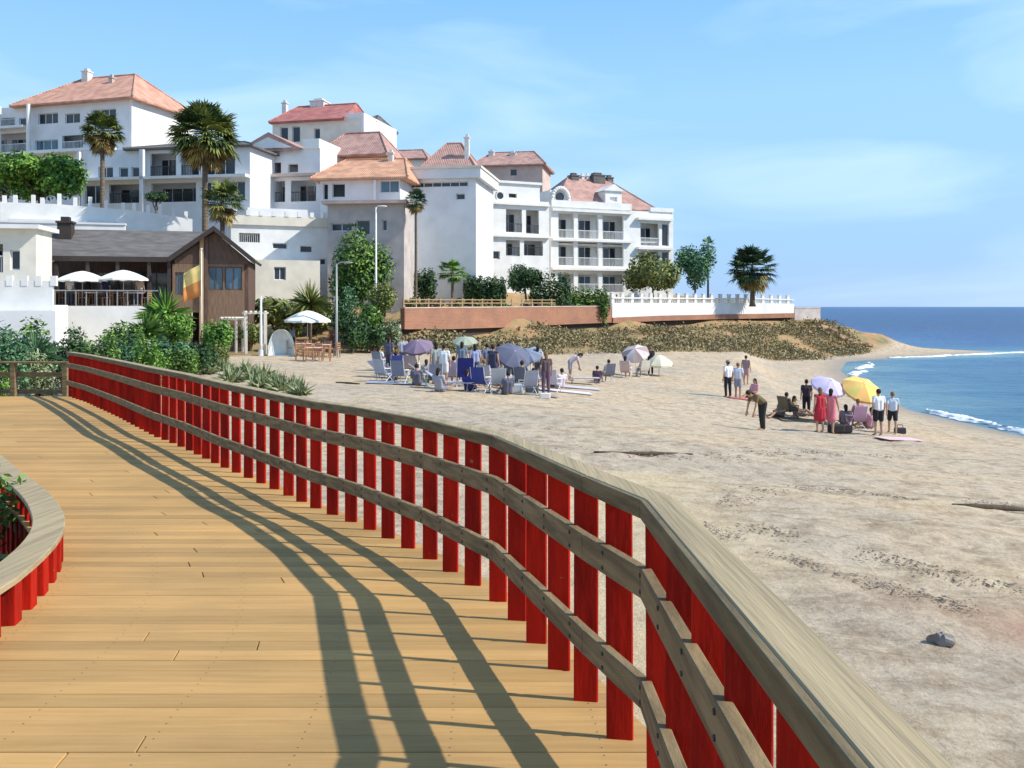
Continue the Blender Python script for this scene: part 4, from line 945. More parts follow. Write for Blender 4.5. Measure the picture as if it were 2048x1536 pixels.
# C: upper middle house
Cc = Bld('house', 'middle house with dark red roof, cream upper walls and tall white end parapet', 722, 90, -14)
u0, u1, z0, z1 = Cc.facade(545, 722, 240, 330, [(560, 576, 250, 282, 'w'), (584, 600, 250, 282, 'w'), (628, 640, 256, 280, 'w'), (690, 704, 288, 304, 'w')], 'cream', core=9, zb=4.0, ref=640)
Cc.side(u1 + .31, 0, 9.0, z0, z1 + .5, [], 'white')
r_ = Cc.hip(Cc.U(548), Cc.U(684), 0, 9, z1, Cc.ZZ(213, 620, 4.5), 'roof_red', inset=.8, over=.4)
Cc.part('parapet', MB().box(Cc.U(690), u1, .0, 3.5, z1 + .003, Cc.ZZ(226, 710)), M['white'])
Cc.chimney(Cc.U(640, 5), 5, z1 + 1, Cc.ZZ(206, 640, 5), .8, r_); Cc.chimney(Cc.U(570, 5), 5, z1 + 1, Cc.ZZ(208, 570, 5), .25, r_)
Cc.hip(Cc.U(686) + .5, u1 - .2, 3.6, 9, z1 + .2, z1 + 1.5, 'roof_grey', inset=1)
C2 = Bld('house', 'lower wing with pinkish gable and dark balcony openings left of the orange roof', 640, 83, -12)
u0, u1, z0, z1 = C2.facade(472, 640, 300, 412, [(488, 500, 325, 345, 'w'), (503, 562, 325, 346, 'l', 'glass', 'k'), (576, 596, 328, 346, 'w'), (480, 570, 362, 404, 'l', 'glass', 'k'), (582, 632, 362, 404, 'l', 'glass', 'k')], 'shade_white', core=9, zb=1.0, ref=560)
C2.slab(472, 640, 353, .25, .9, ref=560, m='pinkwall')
ug0, ug1 = C2.U(478), C2.U(606); zg = z1; zp = C2.ZZ(266, 545)
C2.part('roof', MB().add([(ug0, -.5, zg), (ug1, -.5, zg), ((ug0 + ug1) / 2, -.5, zp), (ug0, 6, zg), (ug1, 6, zg), ((ug0 + ug1) / 2, 6, zp), (ug0, -.5, zg - .2), (ug1, -.5, zg - .2)], [(0, 6, 7, 1), (0, 1, 2), (0, 2, 5, 3), (2, 1, 4, 5), (3, 5, 4)]), M['roof_pink'])
C2.part('gable', MB().add([(ug0 + .8, -.53, zg + .1), (ug1 - .8, -.53, zg + .1), ((ug0 + ug1) / 2, -.53, zp - .5), (ug0 + .8, -.6, zg + .1), (ug1 - .8, -.6, zg + .1), ((ug0 + ug1) / 2, -.6, zp - .5)], [(0, 2, 1), (3, 4, 5), (0, 3, 5, 2), (1, 2, 5, 4), (0, 1, 4, 3)]), M['white'])
C2.part('parapet', MB().box(C2.U(608), u1, -.2, 6, z1 + .003, z1 + .9), M['white'])
r2 = C2.hip(C2.U(600), C2.U(735), 4.5, 10, C2.ZZ(312, 660, 4.5), C2.ZZ(268, 660, 7), 'roof_pink', inset=2.0); 
# D: orange roof
D = Bld('house', 'house with bright orange tiled roof and long pale wall below it', 800, 79, -8)
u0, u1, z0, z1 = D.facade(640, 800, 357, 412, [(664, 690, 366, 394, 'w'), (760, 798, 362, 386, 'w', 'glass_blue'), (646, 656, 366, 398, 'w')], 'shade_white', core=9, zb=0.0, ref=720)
r_ = D.hip(D.U(640), D.U(800) + .2, 0, 9, z1, D.ZZ(320, 720, 4.5), 'roof_orange', inset=1.6, over=.7)
D.chimney(D.U(782, 4), 4, z1 + .8, D.ZZ(308, 782, 4), .22, r_); D.chimney(D.U(770, 5), 5, z1 + .8, D.ZZ(310, 770, 4), .3, r_, 'timber_l')
D.part('column', MB().tube([(D.U(752), -.35, D.ZZ(412, 720)), (D.U(752), -.35, z1 - .2)], .13, 10), M['white'])
D2 = Bld('house', 'taupe lower house wall with one long dark window behind the trees', 808, 74.5, -6)
u0, u1, z0, z1 = D2.facade(655, 808, 408, 590, [(662, 704, 446, 462, 'w'), (712, 740, 440, 470, 'w'), (764, 774, 440, 462, 'w')], 'taupe', core=4, zb=-.2, ref=730)
D2.part('roof', MB().box(u0 - .4, u1 + .3, -.5, 4.0, z1 + .003, z1 + .28), M['pinkwall'])
# E: grey wall building
E = Bld('house', 'tall plain pale grey house end with a dark line of openings under its flat parapet', 952, 82, -9)
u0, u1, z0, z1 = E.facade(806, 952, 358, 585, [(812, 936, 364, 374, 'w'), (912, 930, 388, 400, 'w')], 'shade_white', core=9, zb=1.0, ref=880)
E.part('parapet', MB().box(u0 - .3, u1 + .5, -.4, 9.3, z1 + .003, z1 + .9), M['shade_white'])
E.part('coping', MB().box(u0 - .4, u1 + .6, -.55, 9.4, z1 + .903, z1 + 1.12), M['cream'])
EP = E.hip(E.U(842, 5), E.U(955, 5), 4, 10.5, z1 + 1.0, E.ZZ(283, 890, 6), 'roof_pink', inset=2.6)
E.chimney(E.U(932, 5), 5.5, z1 + 1, E.ZZ(277, 932, 5.5), .22, EP)
# K: roofs behind, right of it
K = Bld('house', 'far house with low dusty roofs and two chimneys behind the round-window building', 1085, 116, -10)
u0, u1, z0, z1 = K.facade(948, 1085, 330, 380, [(1020, 1034, 338, 352, 'w')], 'pinkwall', core=8, zb=2.5, ref=1015)
r_ = K.hip(u0, u1, 0, 8, z1, K.ZZ(305, 1015, 4), 'roof_pink', inset=2.2)
K.chimney(K.U(983, 3), 3, z1, K.ZZ(305, 983, 3), .35, r_); K.chimney(K.U(1026, 3), 3, z1, K.ZZ(308, 1026, 3), .4, r_)
r_ = K.hip(K.U(760, 4), K.U(850, 4), 4, 9, K.ZZ(318, 800, 4), K.ZZ(300, 800, 6), 'roof_pink', inset=1.5)
K.part('wall', MB().box(K.U(762, 4), K.U(848, 4), 4.2, 8.8, 3, K.ZZ(318, 800, 4) - .17), M['white'])
# Fh: round window building
Fh = Bld('apartment_building', 'white building with small round window and four dark balconies, left of the balcony building', 945, 92, 24, 'building')
u0, u1, z0, z1 = Fh.facade(946, 1098, 400, 590, [(1012, 1044, 418, 464, 'l', 'glass', 'k'), (1052, 1078, 418, 466, 'l', 'glass', 'k'), (1012, 1040, 480, 512, 'l', 'glass', 'k'), (1048, 1086, 480, 510, 'l', 'glass', 'k'),
   (944, 974, 503, 519, 'w'), (984, 1000, 503, 519, 'w'), (956, 984, 418, 496, 'w', 'metal'), (1040, 1056, 545, 575, 'w')], 'white', core=9, zb=1.5, ref=1020)
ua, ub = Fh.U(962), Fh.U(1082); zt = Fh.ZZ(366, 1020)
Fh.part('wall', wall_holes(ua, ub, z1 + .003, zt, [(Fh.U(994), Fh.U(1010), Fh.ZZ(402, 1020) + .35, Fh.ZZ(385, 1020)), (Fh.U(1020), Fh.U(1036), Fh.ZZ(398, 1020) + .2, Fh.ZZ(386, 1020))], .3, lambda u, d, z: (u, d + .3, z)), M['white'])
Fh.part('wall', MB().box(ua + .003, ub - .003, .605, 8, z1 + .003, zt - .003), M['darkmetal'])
Fh.part('parapet', MB().box(ua - .2, ub + .2, .1, 8.2, zt + .003, zt + .25), M['white'])
rr = MB()
for k in range(24):
    a = 2 * pi * k / 24; rr.ball((Fh.U(1002) + .42 * cos(a), .27, Fh.ZZ(392, 1020) + .42 * sin(a)), .09, 6, 4)
Fh.part('round_window_trim', rr, M['white']); Fh.part('round_window', MB().tube([(Fh.U(1002), .22, Fh.ZZ(392, 1020)), (Fh.U(1002), .29, Fh.ZZ(392, 1020))], .40, 20), M['glass'])
Fh.slab(946, 1098, 472, .25, .35, ref=1020); Fh.slab(946, 1098, 408, .2, .3, ref=1020)
# G: balcony building
G = Bld('apartment_building', 'large white building with three storeys of framed balconies and blue ground floor', 1104, 99, 24, 'building')
rows = [(430, 478), (486, 532), (546, 584)]; H = []
for i, (a, b) in enumerate(rows):
    for j, (p, q) in enumerate([(1117, 1148), (1156, 1197), (1205, 1247)]):
        H.append((p, q, a, b, 'l', 'glass_blue' if i == 2 else 'glass'))
H += [(1281, 1318, 442, 488, 'l', 'glass'), (1324, 1338, 442, 488, 'w', 'glass'), (1281, 1318, 500, 545, 'l', 'glass'), (1324, 1338, 500, 545, 'w')]
u0, u1, z0, z1 = G.facade(1102, 1342, 418, 592, H, 'white', core=10, zb=1.8, ref=1200)
G.side(u1 + .31, .0, 10.0, z0, z1, [], 'white')
r_ = G.hip(G.U(1118), u1 - 1.6, .8, 10, z1 + .3, G.ZZ(357, 1190, 5), 'roof_pink', inset=4.2, over=.2)
G.part('parapet', MB().box(u0, G.U(1262), -.15, .35, z1 + .003, z1 + .75), M['white']); G.part('parapet', MB().box(G.U(1300), u1 + .3, -.12, .3, z1 + .003, z1 + .5), M['white'])
for py in (424, 482, 539): G.slab(1102, 1262, py, .28, .45, ref=1200)
for py in (434, 494): G.slab(1272, 1342, py, .28, .6, ref=1200)
# dormer, gable arch, chimneys
ud = G.U(1236); zd = G.ZZ(404, 1200)
G.part('dormer', wall_holes(ud - 1.1, ud + 1.1, z1 + .76, G.ZZ(378, 1200), [(ud - .5, ud + .5, z1 + 1.1, G.ZZ(390, 1200))], .25, lambda u, d, z: (u, 1.0 + d, z)), M['white'])
G.part('dormer', MB().box(ud - 1.1, ud + 1.1, 1.26, 3.8, z1 + .76, G.ZZ(378, 1200)), M['white'])
G.part('dormer_roof', MB().add([(ud - 1.4, .8, G.ZZ(378, 1200)), (ud + 1.4, .8, G.ZZ(378, 1200)), (ud, .8, G.ZZ(364, 1200)), (ud - 1.4, 4, G.ZZ(378, 1200)), (ud + 1.4, 4, G.ZZ(378, 1200)), (ud, 4, G.ZZ(364, 1200))], [(0, 1, 2), (0, 2, 5, 3), (2, 1, 4, 5), (3, 5, 4), (0, 3, 4, 1)]), M['white'])
ug = G.U(1122)
arch = MB()
for k in range(13):
    a = pi * k / 12; arch.ball((ug + 1.05 * cos(a), .1, z1 + .8 + 1.35 * sin(a)), .24, 8, 6)
G.part('arch', arch, M['white'], smooth=True); G.part('wall', MB().box(ug - 1.2, ug + 1.2, .352, 3.5, z1 + .004, z1 + 1.9), M['white'])
G.part('attic_window', MB().tube([(ug, .2, z1 + 1.15), (ug, .349, z1 + 1.15)], .5, 16), M['glass'])
for p_, m_, w_ in ((1150, 'roof_grey', .5), (1178, 'chimney', .18), (1196, 'roof_grey', .8), (1168, 'chimney', .18)): G.chimney(G.U(p_, 5), 5.4, z1 + 1, G.ZZ(352, p_, 5), w_, r_, m_)
G.chimney(G.U(1222, 5), 5.5, z1 + 1, G.ZZ(356, 1222, 5), .4, r_, 'roof_grey')
# H: cream stepped terraces behind the gable
Hh = Bld('house', 'cream white stepped terrace house between the dark gable and the taupe wall', 458, 75, 22)
u0, u1, z0, z1 = Hh.facade(462, 655, 452, 600, [(478, 520, 468, 486, 'l', 'glass'), (545, 575, 486, 498, 'w'), (600, 625, 490, 504, 'w'), (640, 652, 516, 528, 'w')], 'white', core=6, zb=-.4, ref=560)
Hh.part('wall', MB().box(Hh.U(500), u1, 2.2, 8, z1 + .003, Hh.ZZ(412, 560)), M['shade_white'])
Hh.part('parapet', MB().box(u0, u1, -.2, .1, z1 + .003, z1 + .8), M['cream'])
for k in range(8): Hh.part('pillar', MB().box(u0 + .3 + k * (u1 - u0 - .6) / 7 - .16, u0 + .3 + k * (u1 - u0 - .6) / 7 + .16, -.25, .15, z1 + .804, z1 + 1.25), M['white'])
Hh.part('wall', wall_holes(Hh.U(500, -4), Hh.U(640, -4), -.6, Hh.ZZ(520, 560, -4), [(Hh.U(548, -4), Hh.U(572, -4), Hh.ZZ(560, 560, -4), Hh.ZZ(534, 560, -4))], .3, lambda u, d, z: (u, -4 + d, z)), M['cream'])
Hh.part('terrace', MB().box(Hh.U(500, -4) + .003, Hh.U(640, -4) - .003, -3.7, -.003, -.6, Hh.ZZ(528, 560, -4)), M['white'])
Hh.pane(lambda u, d, z: (u, -4 + d, z), Hh.U(548, -4), Hh.U(572, -4), Hh.ZZ(560, 560, -4), Hh.ZZ(534, 560, -4), bars=2)
# T: long white terrace walls below the left house
T = Bld('terrace_wall', 'long bright white terrace wall with stubby pillars under the left houses', 385, 70.5, 20, 'wall', 'white terrace walls')
T.part('wall', MB().add([(T.U(p), y, z) for p, zt_ in ((0, 404), (110, 408), (260, 420), (385, 438)) for y, z in ((0, 0), (0, T.ZZ(zt_, p)), (.35, T.ZZ(zt_, p)), (.35, 0))],
    [(0, 1, 2, 3), (15, 14, 13, 12)] + [(4 * k + a, 4 * (k + 1) + a, 4 * (k + 1) + (a + 1) % 4, 4 * k + (a + 1) % 4) for k in range(3) for a in range(4)]), M['white'])
for p_ in (8, 30, 66, 84, 118, 150, 180, 212, 246, 268, 296, 320, 346, 372):
    zt_ = np.interp(p_, (0, 110, 260, 385), (404, 408, 420, 438)); T.part('pillar', MB().box(T.U(p_) - .13, T.U(p_) + .13, .02, .30, T.ZZ(zt_, p_) - .3, T.ZZ(zt_ - 12 - (p_ % 7) * 1.6, p_)), M['white'])
T.part('string_course', MB().box(T.U(20), T.U(230), -.28, -.004, T.ZZ(440, 120) - .25, T.ZZ(440, 120)), M['shade_white'])
T2 = Bld('terrace_wall', 'second lower white terrace wall peeking over the grey roof at the left', 300, 65, 16, 'wall', 'white terrace walls')
T2.part('wall', MB().box(T2.U(-80), T2.U(250), 0, .35, 0, T2.ZZ(447, 100)), M['white'])
T2.part('coping', MB().box(T2.U(-80) - .05, T2.U(250) + .05, -.08, .43, T2.ZZ(447, 100) + .003, T2.ZZ(447, 100) + .14), M['shade_white'])
# L: white annex left of the restaurant
Lx = Bld('annex', 'white flat-roofed annex with square pillars at the left edge beside the restaurant', 112, 49, 10, 'building', 'restaurant buildings')
u0, u1, z0, z1 = Lx.facade(-80, 72, 458, 612, [(-40, 6, 488, 545, 'l', 'glass'), (20, 40, 500, 540, 'w')], 'cream', core=2.6, zb=-1.3, ref=40)
Lx.part('roof', MB().box(u0 - .3, u1 + .3, -.5, 2.9, z1 + .003, z1 + .22), M['white'])
Lx.part('terrace', MB().box(u0, Lx.U(112, -2), -2.5, -.005, -1.3, Lx.ZZ(610, 60, -2)), M['white'])
zt = Lx.ZZ(610, 60, -2)
Lx.part('parapet', MB().box(u0, Lx.U(112, -2), -2.5, -2.3, zt + .003, Lx.ZZ(562, 60, -2)), M['white'])
for p_ in (20, 50, 78, 108): Lx.part('pillar', MB().box(Lx.U(p_, -2.4) - .15, Lx.U(p_, -2.4) + .15, -2.53, -2.27, Lx.ZZ(572, 60, -2), Lx.ZZ(552, 60, -2)), M['white'])
Lx.part('step', MB().box(u0 - .2, Lx.U(116, -2.8), -3.2, -2.55, -1.3, Lx.ZZ(622, 60, -3)), M['shade_white'])
# restaurant with the grey roof
Rs = Bld('restaurant', 'beach restaurant with long grey pitched roof and dark timber gable', 500, 55, 12, 'restaurant', 'restaurant buildings')
cg = Rs
yE = 0.0; ux0, ux1 = Rs.U(342), Rs.U(505); ur = (ux0 + ux1) / 2 + .15
ze = Rs.ZZ(516, 420); zr = Rs.ZZ(455, 430); L_ = 11.5
# the ridge runs left and back: a wing to the left with its eave toward the viewer
gw = ux1 - ux0; zb = -1.45
gm = MB()
gab = [(ux0 + .2, 0, zb), (ux1 - .25, 0, zb), (ux1 - .25, 0, ze - .1), (ur, 0, zr - .3), (ux0 + .2, 0, ze - .1)]
gb = [(a, .25, c) for a, b, c in gab]
zm = Rs.ZZ(528, 420) - .8
Rs.part('gable_wall', MB().add([(ux0 + .2, 0, zm + .8), (ux1 - .25, 0, zm + .8), (ux1 - .25, 0, ze - .1), (ur, 0, zr - .3), (ux0 + .2, 0, ze - .1)] + [(ux0 + .2, .25, zm + .8), (ux1 - .25, .25, zm + .8), (ux1 - .25, .25, ze - .1), (ur, .25, zr - .3), (ux0 + .2, .25, ze - .1)],
    [(0, 1, 2, 3, 4), (9, 8, 7, 6, 5)] + [(k, 5 + k, 5 + (k + 1) % 5, (k + 1) % 5) for k in range(5)]), M['timber'])
Rs.part('post', MB().box(Rs.U(404) - .12, Rs.U(404) + .12, -.18, -.003, zb, Rs.ZZ(470, 420)), M['timber_l'])
Rs.part('post', MB().box(Rs.U(412) - .08, Rs.U(412) + .12, -.12, -.004, zb, zr - .6), M['timber'])
Rs.part('wall', wall_holes(Rs.U(345), Rs.U(488), zb, zm + .79, [(Rs.U(350), Rs.U(368), Rs.ZZ(590, 420), Rs.ZZ(545, 420)), (Rs.U(416), Rs.U(446), Rs.ZZ(580, 420), Rs.ZZ(533, 420)), (Rs.U(449), Rs.U(484), Rs.ZZ(580, 420), Rs.ZZ(533, 420)), (Rs.U(382), Rs.U(398), zb + .1, Rs.ZZ(625, 420))], .25, lambda u, d, z: (u, d + .003, z)), M['timber_m'])
for a, b in ((350, 368), (416, 446), (449, 484)): Rs.pane(lambda u, d, z: (u, d, z), Rs.U(a), Rs.U(b), Rs.ZZ(590 if a == 350 else 580, 420), Rs.ZZ(545 if a == 350 else 533, 420), 'glass_blue', 'frame_b', 2, .08)
Rs.part('wall', MB().box(ux1 - .5, ux1 - .26, .26, 6, zb, ze - .12), M['timber']); Rs.part('wall', MB().box(ux0 + .5, ux1 - .51, 5.5, 5.8, zb, ze - .12), M['timber'])
# gable wing roof: two slopes, running back
ov = .55
def slope(p, m=M['roof_grey'], th=.16, name='roof'):
    p = [Vector(q) for q in p]; n = (p[1] - p[0]).cross(p[2] - p[0]).normalized()
    if n.z < 0: n = -n
    v = [tuple(q) for q in p] + [tuple(q - n * th) for q in p]; k = len(p)
    return Rs.part(name, MB().add(v, [tuple(range(k)), tuple(range(2 * k - 1, k - 1, -1))] + [(i, k + i, k + (i + 1) % k, (i + 1) % k) for i in range(k)]), m)
gs = (zr - ze) / (ur - ux0)
RF = slope([(ux1 + .15, -ov, ze - .1), (ux1 + .15, 6.5, ze - .1), (ur + .003, 6.5, zr), (ur + .003, -ov, zr)])
slope([(ux0 - .0, -ov, ze), (ux0 - .0, .2, ze), (ur - .003, 2.9, zr), (ur - .003, -ov, zr)])
# long wing roof going left: front slope and back slope
xl_ = Rs.U(70, 1.5)
zw = zr - .02
slope([(xl_, .2 - .25, ze + .02), (ux0 - .004, .2 - .25, ze + .02), (ur - .01, 3.0, zw), (xl_, 3.0, zw)])
slope([(xl_, 6.3, ze + .02), (ur - .01, 6.3, ze + .02), (ur - .01, 3.003, zw), (xl_, 3.003, zw)])
Rs.part('barge_board', MB().add([(ux0 - .05, -ov - .06, ze - .32), (ur, -ov - .06, zr - .25), (ur, -ov - .06, zr + .06), (ux0 - .05, -ov - .06, ze + .03), (ux0 - .05, -ov - .004, ze - .32), (ur, -ov - .004, zr - .25), (ur, -ov - .004, zr + .06), (ux0 - .05, -ov - .004, ze + .03)], [(0, 1, 2, 3), (7, 6, 5, 4), (0, 4, 5, 1), (3, 2, 6, 7)]), M['roof_dark'])
Rs.part('barge_board', MB().add([(ux1 + .2, -ov - .06, ze - .42), (ur, -ov - .06, zr - .25), (ur, -ov - .06, zr + .06), (ux1 + .2, -ov - .06, ze - .08), (ux1 + .2, -ov - .004, ze - .42), (ur, -ov - .004, zr - .25), (ur, -ov - .004, zr + .06), (ux1 + .2, -ov - .004, ze - .08)], [(3, 2, 1, 0), (4, 5, 6, 7), (1, 5, 4, 0), (7, 6, 2, 3)]), M['roof_dark'])
Rs.part('fascia', MB().box(xl_, ux0 - .1, -.12, -.054, ze - .28, ze + .03), M['roof_dark'])
# terrace under the long eave
tz = Rs.ZZ(612, 200)
Rs.part('wall', MB().box(xl_, ux0, 4.2, 4.5, zb, ze - .1), M['timber']); Rs.part('terrace', MB().box(xl_, ux0 - .3, -2.6, 4.19, zb, tz), M['white'])
Rs.part('terrace_floor', MB().box(xl_ + .1, ux0 - .35, -2.5, 4.15, tz + .002, tz + .03), M['timber'])
for p_ in (112, 175, 235, 298, 338): Rs.part('post', MB().box(Rs.U(p_) - .1, Rs.U(p_) + .1, -.02, .18, tz + .03, ze - .1), M['roof_dark'])
rl = MB().box(xl_, ux0 - .3, -2.58, -2.5, tz + .85, tz + .92); k = xl_
while k < ux0 - .4: rl.box(k, k + .05, -2.57, -2.51, tz, tz + .85); k += .55
Rs.part('railing', rl, M['metal'])
for k, p_ in enumerate((150, 205, 262, 312)):
    Rs.pane(lambda u, d, z: (u, 4.0 + d, z), Rs.U(p_, 4) - 1.0, Rs.U(p_, 4) + 1.0, tz + .1, tz + 2.2, 'glass', 'frame_b', 2)
Rs.chimney(Rs.U(130, 2), 2.2, ze + .8, Rs.ZZ(447, 130, 2.2), .4, RF, 'roof_dark')

# ------------------------------------------------------------------ lamp posts, pergola frames
def lamp_post(label, px, Y, y0, y1, m='metal', arm=.5, head=True):
    g = gz(X(px, Y), Y); h = Z(y0, Y) - g; o = empty('lamp_post', (X(px, Y), Y, g)); tag(o, label, 'lamp post', 'lamp posts by the beach')
    MB().tube([(0, 0, -.2), (0, 0, .8), (0, 0, h)], [.10, .085, .055], 10).build('pole', M[m], o, smooth=True)
    MB().tube([(0, 0, 0), (0, 0, .35)], [.17, .14], 10).build('base', M[m], o)
    if head:
        MB().tube([(0, 0, h - .03), (arm * .5, 0, h + .1), (arm, 0, h + .12)], .035, 8).build('arm', M[m], o)
        MB().ball((arm + .2, 0, h + .08), (.3, .13, .07), 12, 8).build('lamp_head', M[m], o, smooth=True)
lamp_post('tall grey lamp post with short arm beside the beach parasol', 673, 54, 528, 690)
lamp_post('pale pole rising among the trees left of the slender dark palm', 752, 63, 415, 640, 'frame_w', .3)
lamp_post('short pale pole by the restaurant garden frames', 522, 52, 592, 700, 'frame_w', .25, False)
def pergola(label, px0, px1, Y, y0, rz):
    x0, x1 = X(px0, Y), X(px1, Y); g = gz((x0 + x1) / 2, Y); h = Z(y0, Y) - g; w = (x1 - x0) / 2
    o = empty('pergola', ((x0 + x1) / 2, Y, g), R(rz)); tag(o, label, 'pergola', 'white frames beside the restaurant')
    for sx in (-1, 1):
        for sy in (-1, 1): MB().box(sx * w - .06, sx * w + .06, sy * w - .06, sy * w + .06, -.2, h).build('post', M['cream'], o)
    for sy in (-1, 1): MB().box(-w - .15, w + .15, sy * w - .05, sy * w + .05, h + .002, h + .12).build('beam', M['cream'], o)
    for k in range(5): MB().box(-w + k * w / 2 - .035, -w + k * w / 2 + .035, -w - .2, w + .2, h + .123, h + .19).build('rafter', M['cream'], o)
pergola('weathered cream pergola frame right of the timber restaurant corner', 492, 530, 53, 628, 12)
pergola('smaller cream pergola frame against the restaurant wall', 450, 480, 54, 640, -8)

# ------------------------------------------------------------------ parasols
def cloth(name, c): 
    if name not in M: M[name] = mat(name, c, 0.85, 0.12, 3)
    return M[name]
def parasol(label, px, py_base, r, h, m, tilt=0, az=0, dome=.28, group='beach parasols', valance=.12, at=None, pole='frame_w', sq=8, m2=None):
    x, y, z = at or hit(px, py_base, 15); o = empty('parasol', (x, y, z), R(az)); tag(o, label, 'parasol', group)
    T_ = Matrix.Rotation(R(tilt), 4, 'X')
    MB().tube([(0, 0, -.2), (0, 0, h * .62)], .025, 8).build('pole', M[pole], o, smooth=True)
    topp = T_ @ Vector((0, 0, h * .38)); MB().tube([(0, 0, h * .6), tuple(Vector((0, 0, h * .62)) + topp)], .022, 8).build('upper_pole', M[pole], o)
    n = sq * 4; ring = []; mb = MB(); rows_ = 7
    def pt(k, j):
        a = 2 * pi * k / n; t = j / rows_; rr_ = r * t; seg = (k % 4) / 4; sag = 1 - .055 * sin(pi * seg) * t
        zz = h * .38 - r * dome * (t ** 1.5) - .03 * sin(pi * seg) * t
        return tuple(Vector((0, 0, h * .62)) + T_ @ Vector((rr_ * sag * cos(a), rr_ * sag * sin(a), zz)))
    v = [pt(k, j) for j in range(1, rows_ + 1) for k in range(n)] + [pt(0, 0)]
    f = [(j * n + k, (j + 1) * n + k, (j + 1) * n + (k + 1) % n, j * n + (k + 1) % n) for j in range(rows_ - 1) for k in range(n)]
    f += [((k + 1) % n, len(v) - 1, k) for k in range(n)]
    ca = MB().add(v, f); cano = ca.build('canopy', m, o)
    so = cano.modifiers.new('solid', 'SOLIDIFY'); so.thickness = .012
    if m2:
        cano.data.materials.append(m2)
        for i_, p_ in enumerate(cano.data.polygons):
            k = (i_ % n) // 4
            if k % 2: p_.material_index = 1
    if valance:
        vv = []; 
        for k in range(n):
            p = Vector(pt(k, rows_)); vv += [tuple(p + Vector((0, 0, -.004))), tuple(p + T_ @ Vector((0, 0, -valance * (1 - .3 * abs(sin(pi * k / 2))))))]
        va = MB().add(vv, [(2 * k, 2 * k + 1, (2 * k + 3) % (2 * n), (2 * k + 2) % (2 * n)) for k in range(n)]).build('valance', m2 or m, o)
    ribs = MB()
    for k in range(0, n, 4): ribs.tube([pt(k, .3), tuple(Vector(pt(k, rows_)) - Vector((0, 0, .02)))], .008, 5)
    ribs.build('ribs', M['metal'], o)
    return o
parasol('large cream-white cafe parasol standing beside the grey lamp post', 615, 706, 1.45, 2.65, M['canvas'], 0, 0, .42, valance=.14)
tt = Rs.o.matrix_basis
def onterr(px, y=-1.3):
    u = Rs.U(px, y); a = Vector((Rs.ax + u * Rs.c - y * Rs.s, Rs.ay + u * Rs.s + y * Rs.c, tz + .03)); return tuple(a)
parasol('left white parasol on the restaurant terrace', 0, 0, 1.45, Rs.ZZ(543, 160, -1.3) - tz, M['canvas'], at=onterr(165), dome=.36, group='white parasols on the restaurant terrace')
parasol('right white parasol on the restaurant terrace', 0, 0, 1.45, Rs.ZZ(541, 245, -1.3) - tz, M['canvas'], at=onterr(247), dome=.36, group='white parasols on the restaurant terrace')
parasol('lilac beach parasol above the woman in the red dress', 1650, 846, .72, 1.9, cloth('lilac cloth', (.60, .52, .72)), 30, 20, .38)
parasol('tilted yellow and orange beach parasol in the group nearest the water', 1716, 852, .80, 1.95, cloth('yellow cloth', (.86, .66, .18)), 38, 10, .36, m2=cloth('orange cloth', (.88, .50, .16)))
parasol('mauve beach parasol at the left end of the big beach group', 838, 752, .72, 1.7, cloth('mauve cloth', (.24, .17, .24)), 25, -10, .4)
parasol('steel blue tilted parasol at the right of the big beach group', 1022, 772, .78, 1.7, cloth('steel cloth', (.13, .14, .20)), 42, 25, .36)
parasol('grey-blue parasol just behind the steel blue one', 1062, 762, .65, 1.55, cloth('greyblue cloth', (.26, .29, .37)), 35, -30, .36)
parasol('pale sage parasol over the navy chair', 930, 752, .6, 1.9, cloth('sage cloth', (.36, .40, .30)), 18, 0, .32)
parasol('small cream dome parasol next to the dark-clothed person', 1318, 752, .8, 1.25, cloth('cream cloth', (.78, .72, .52)), 10, 0, .6)
parasol('pinkish brown striped parasol left of the cream dome', 1272, 752, .8, 1.7, cloth('brownpink cloth', (.42, .31, .29)), 35, -20, .4, m2=cloth('palepink cloth', (.70, .60, .56)))

# ------------------------------------------------------------------ furniture
def beach_chair(label, px, py, m, az, group='folding beach chairs', s=1.0, at=None, name='beach_chair', frame='frame_w'):
    x, y, z = at or hit(px, py, 15); o = empty(name, (x, y, z), R(az)); o.scale = (s, s, s); tag(o, label, 'chair', group)
    fr_ = MB()
    for sx in (-.27, .27):
        fr_.tube([(sx, -.28, 0), (sx, .30, .52), (sx, .42, .95)], .014, 6); fr_.tube([(sx, .32, 0), (sx, -.24, .36)], .014, 6); fr_.tube([(sx, -.30, .55), (sx, .30, .58)], .02, 6)
        fr_.tube([(sx, -.24, .36), (sx, -.29, .55)], .012, 6)
    for yy, zz in ((-.28, .02), (.32, .02), (-.24, .36), (.42, .94)): fr_.tube([(-.27, yy, zz), (.27, yy, zz)], .012, 6)
    fr_.build('frame', M[frame], o)
    def sheet(p, nm):
        v = []; n = 6
        for i in range(n + 1):
            t = i / n; a = Vector(p[0]).lerp(Vector(p[1]), t) + Vector((0, 0, -.05 * sin(pi * t)))
            v += [(-.255, a.y, a.z), (.255, a.y, a.z), (.255, a.y + .004, a.z - .012), (-.255, a.y + .004, a.z - .012)]
        f = [(4 * i + k, 4 * i + 4 + k, 4 * i + 4 + (k + 1) % 4, 4 * i + (k + 1) % 4) for i in range(n) for k in range(4)]
        MB().add(v, f).build(nm, m, o)
    sheet([(0, -.24, .38), (0, .24, .36)], 'seat'); sheet([(0, .26, .38), (0, .43, .96)], 'backrest'); return o
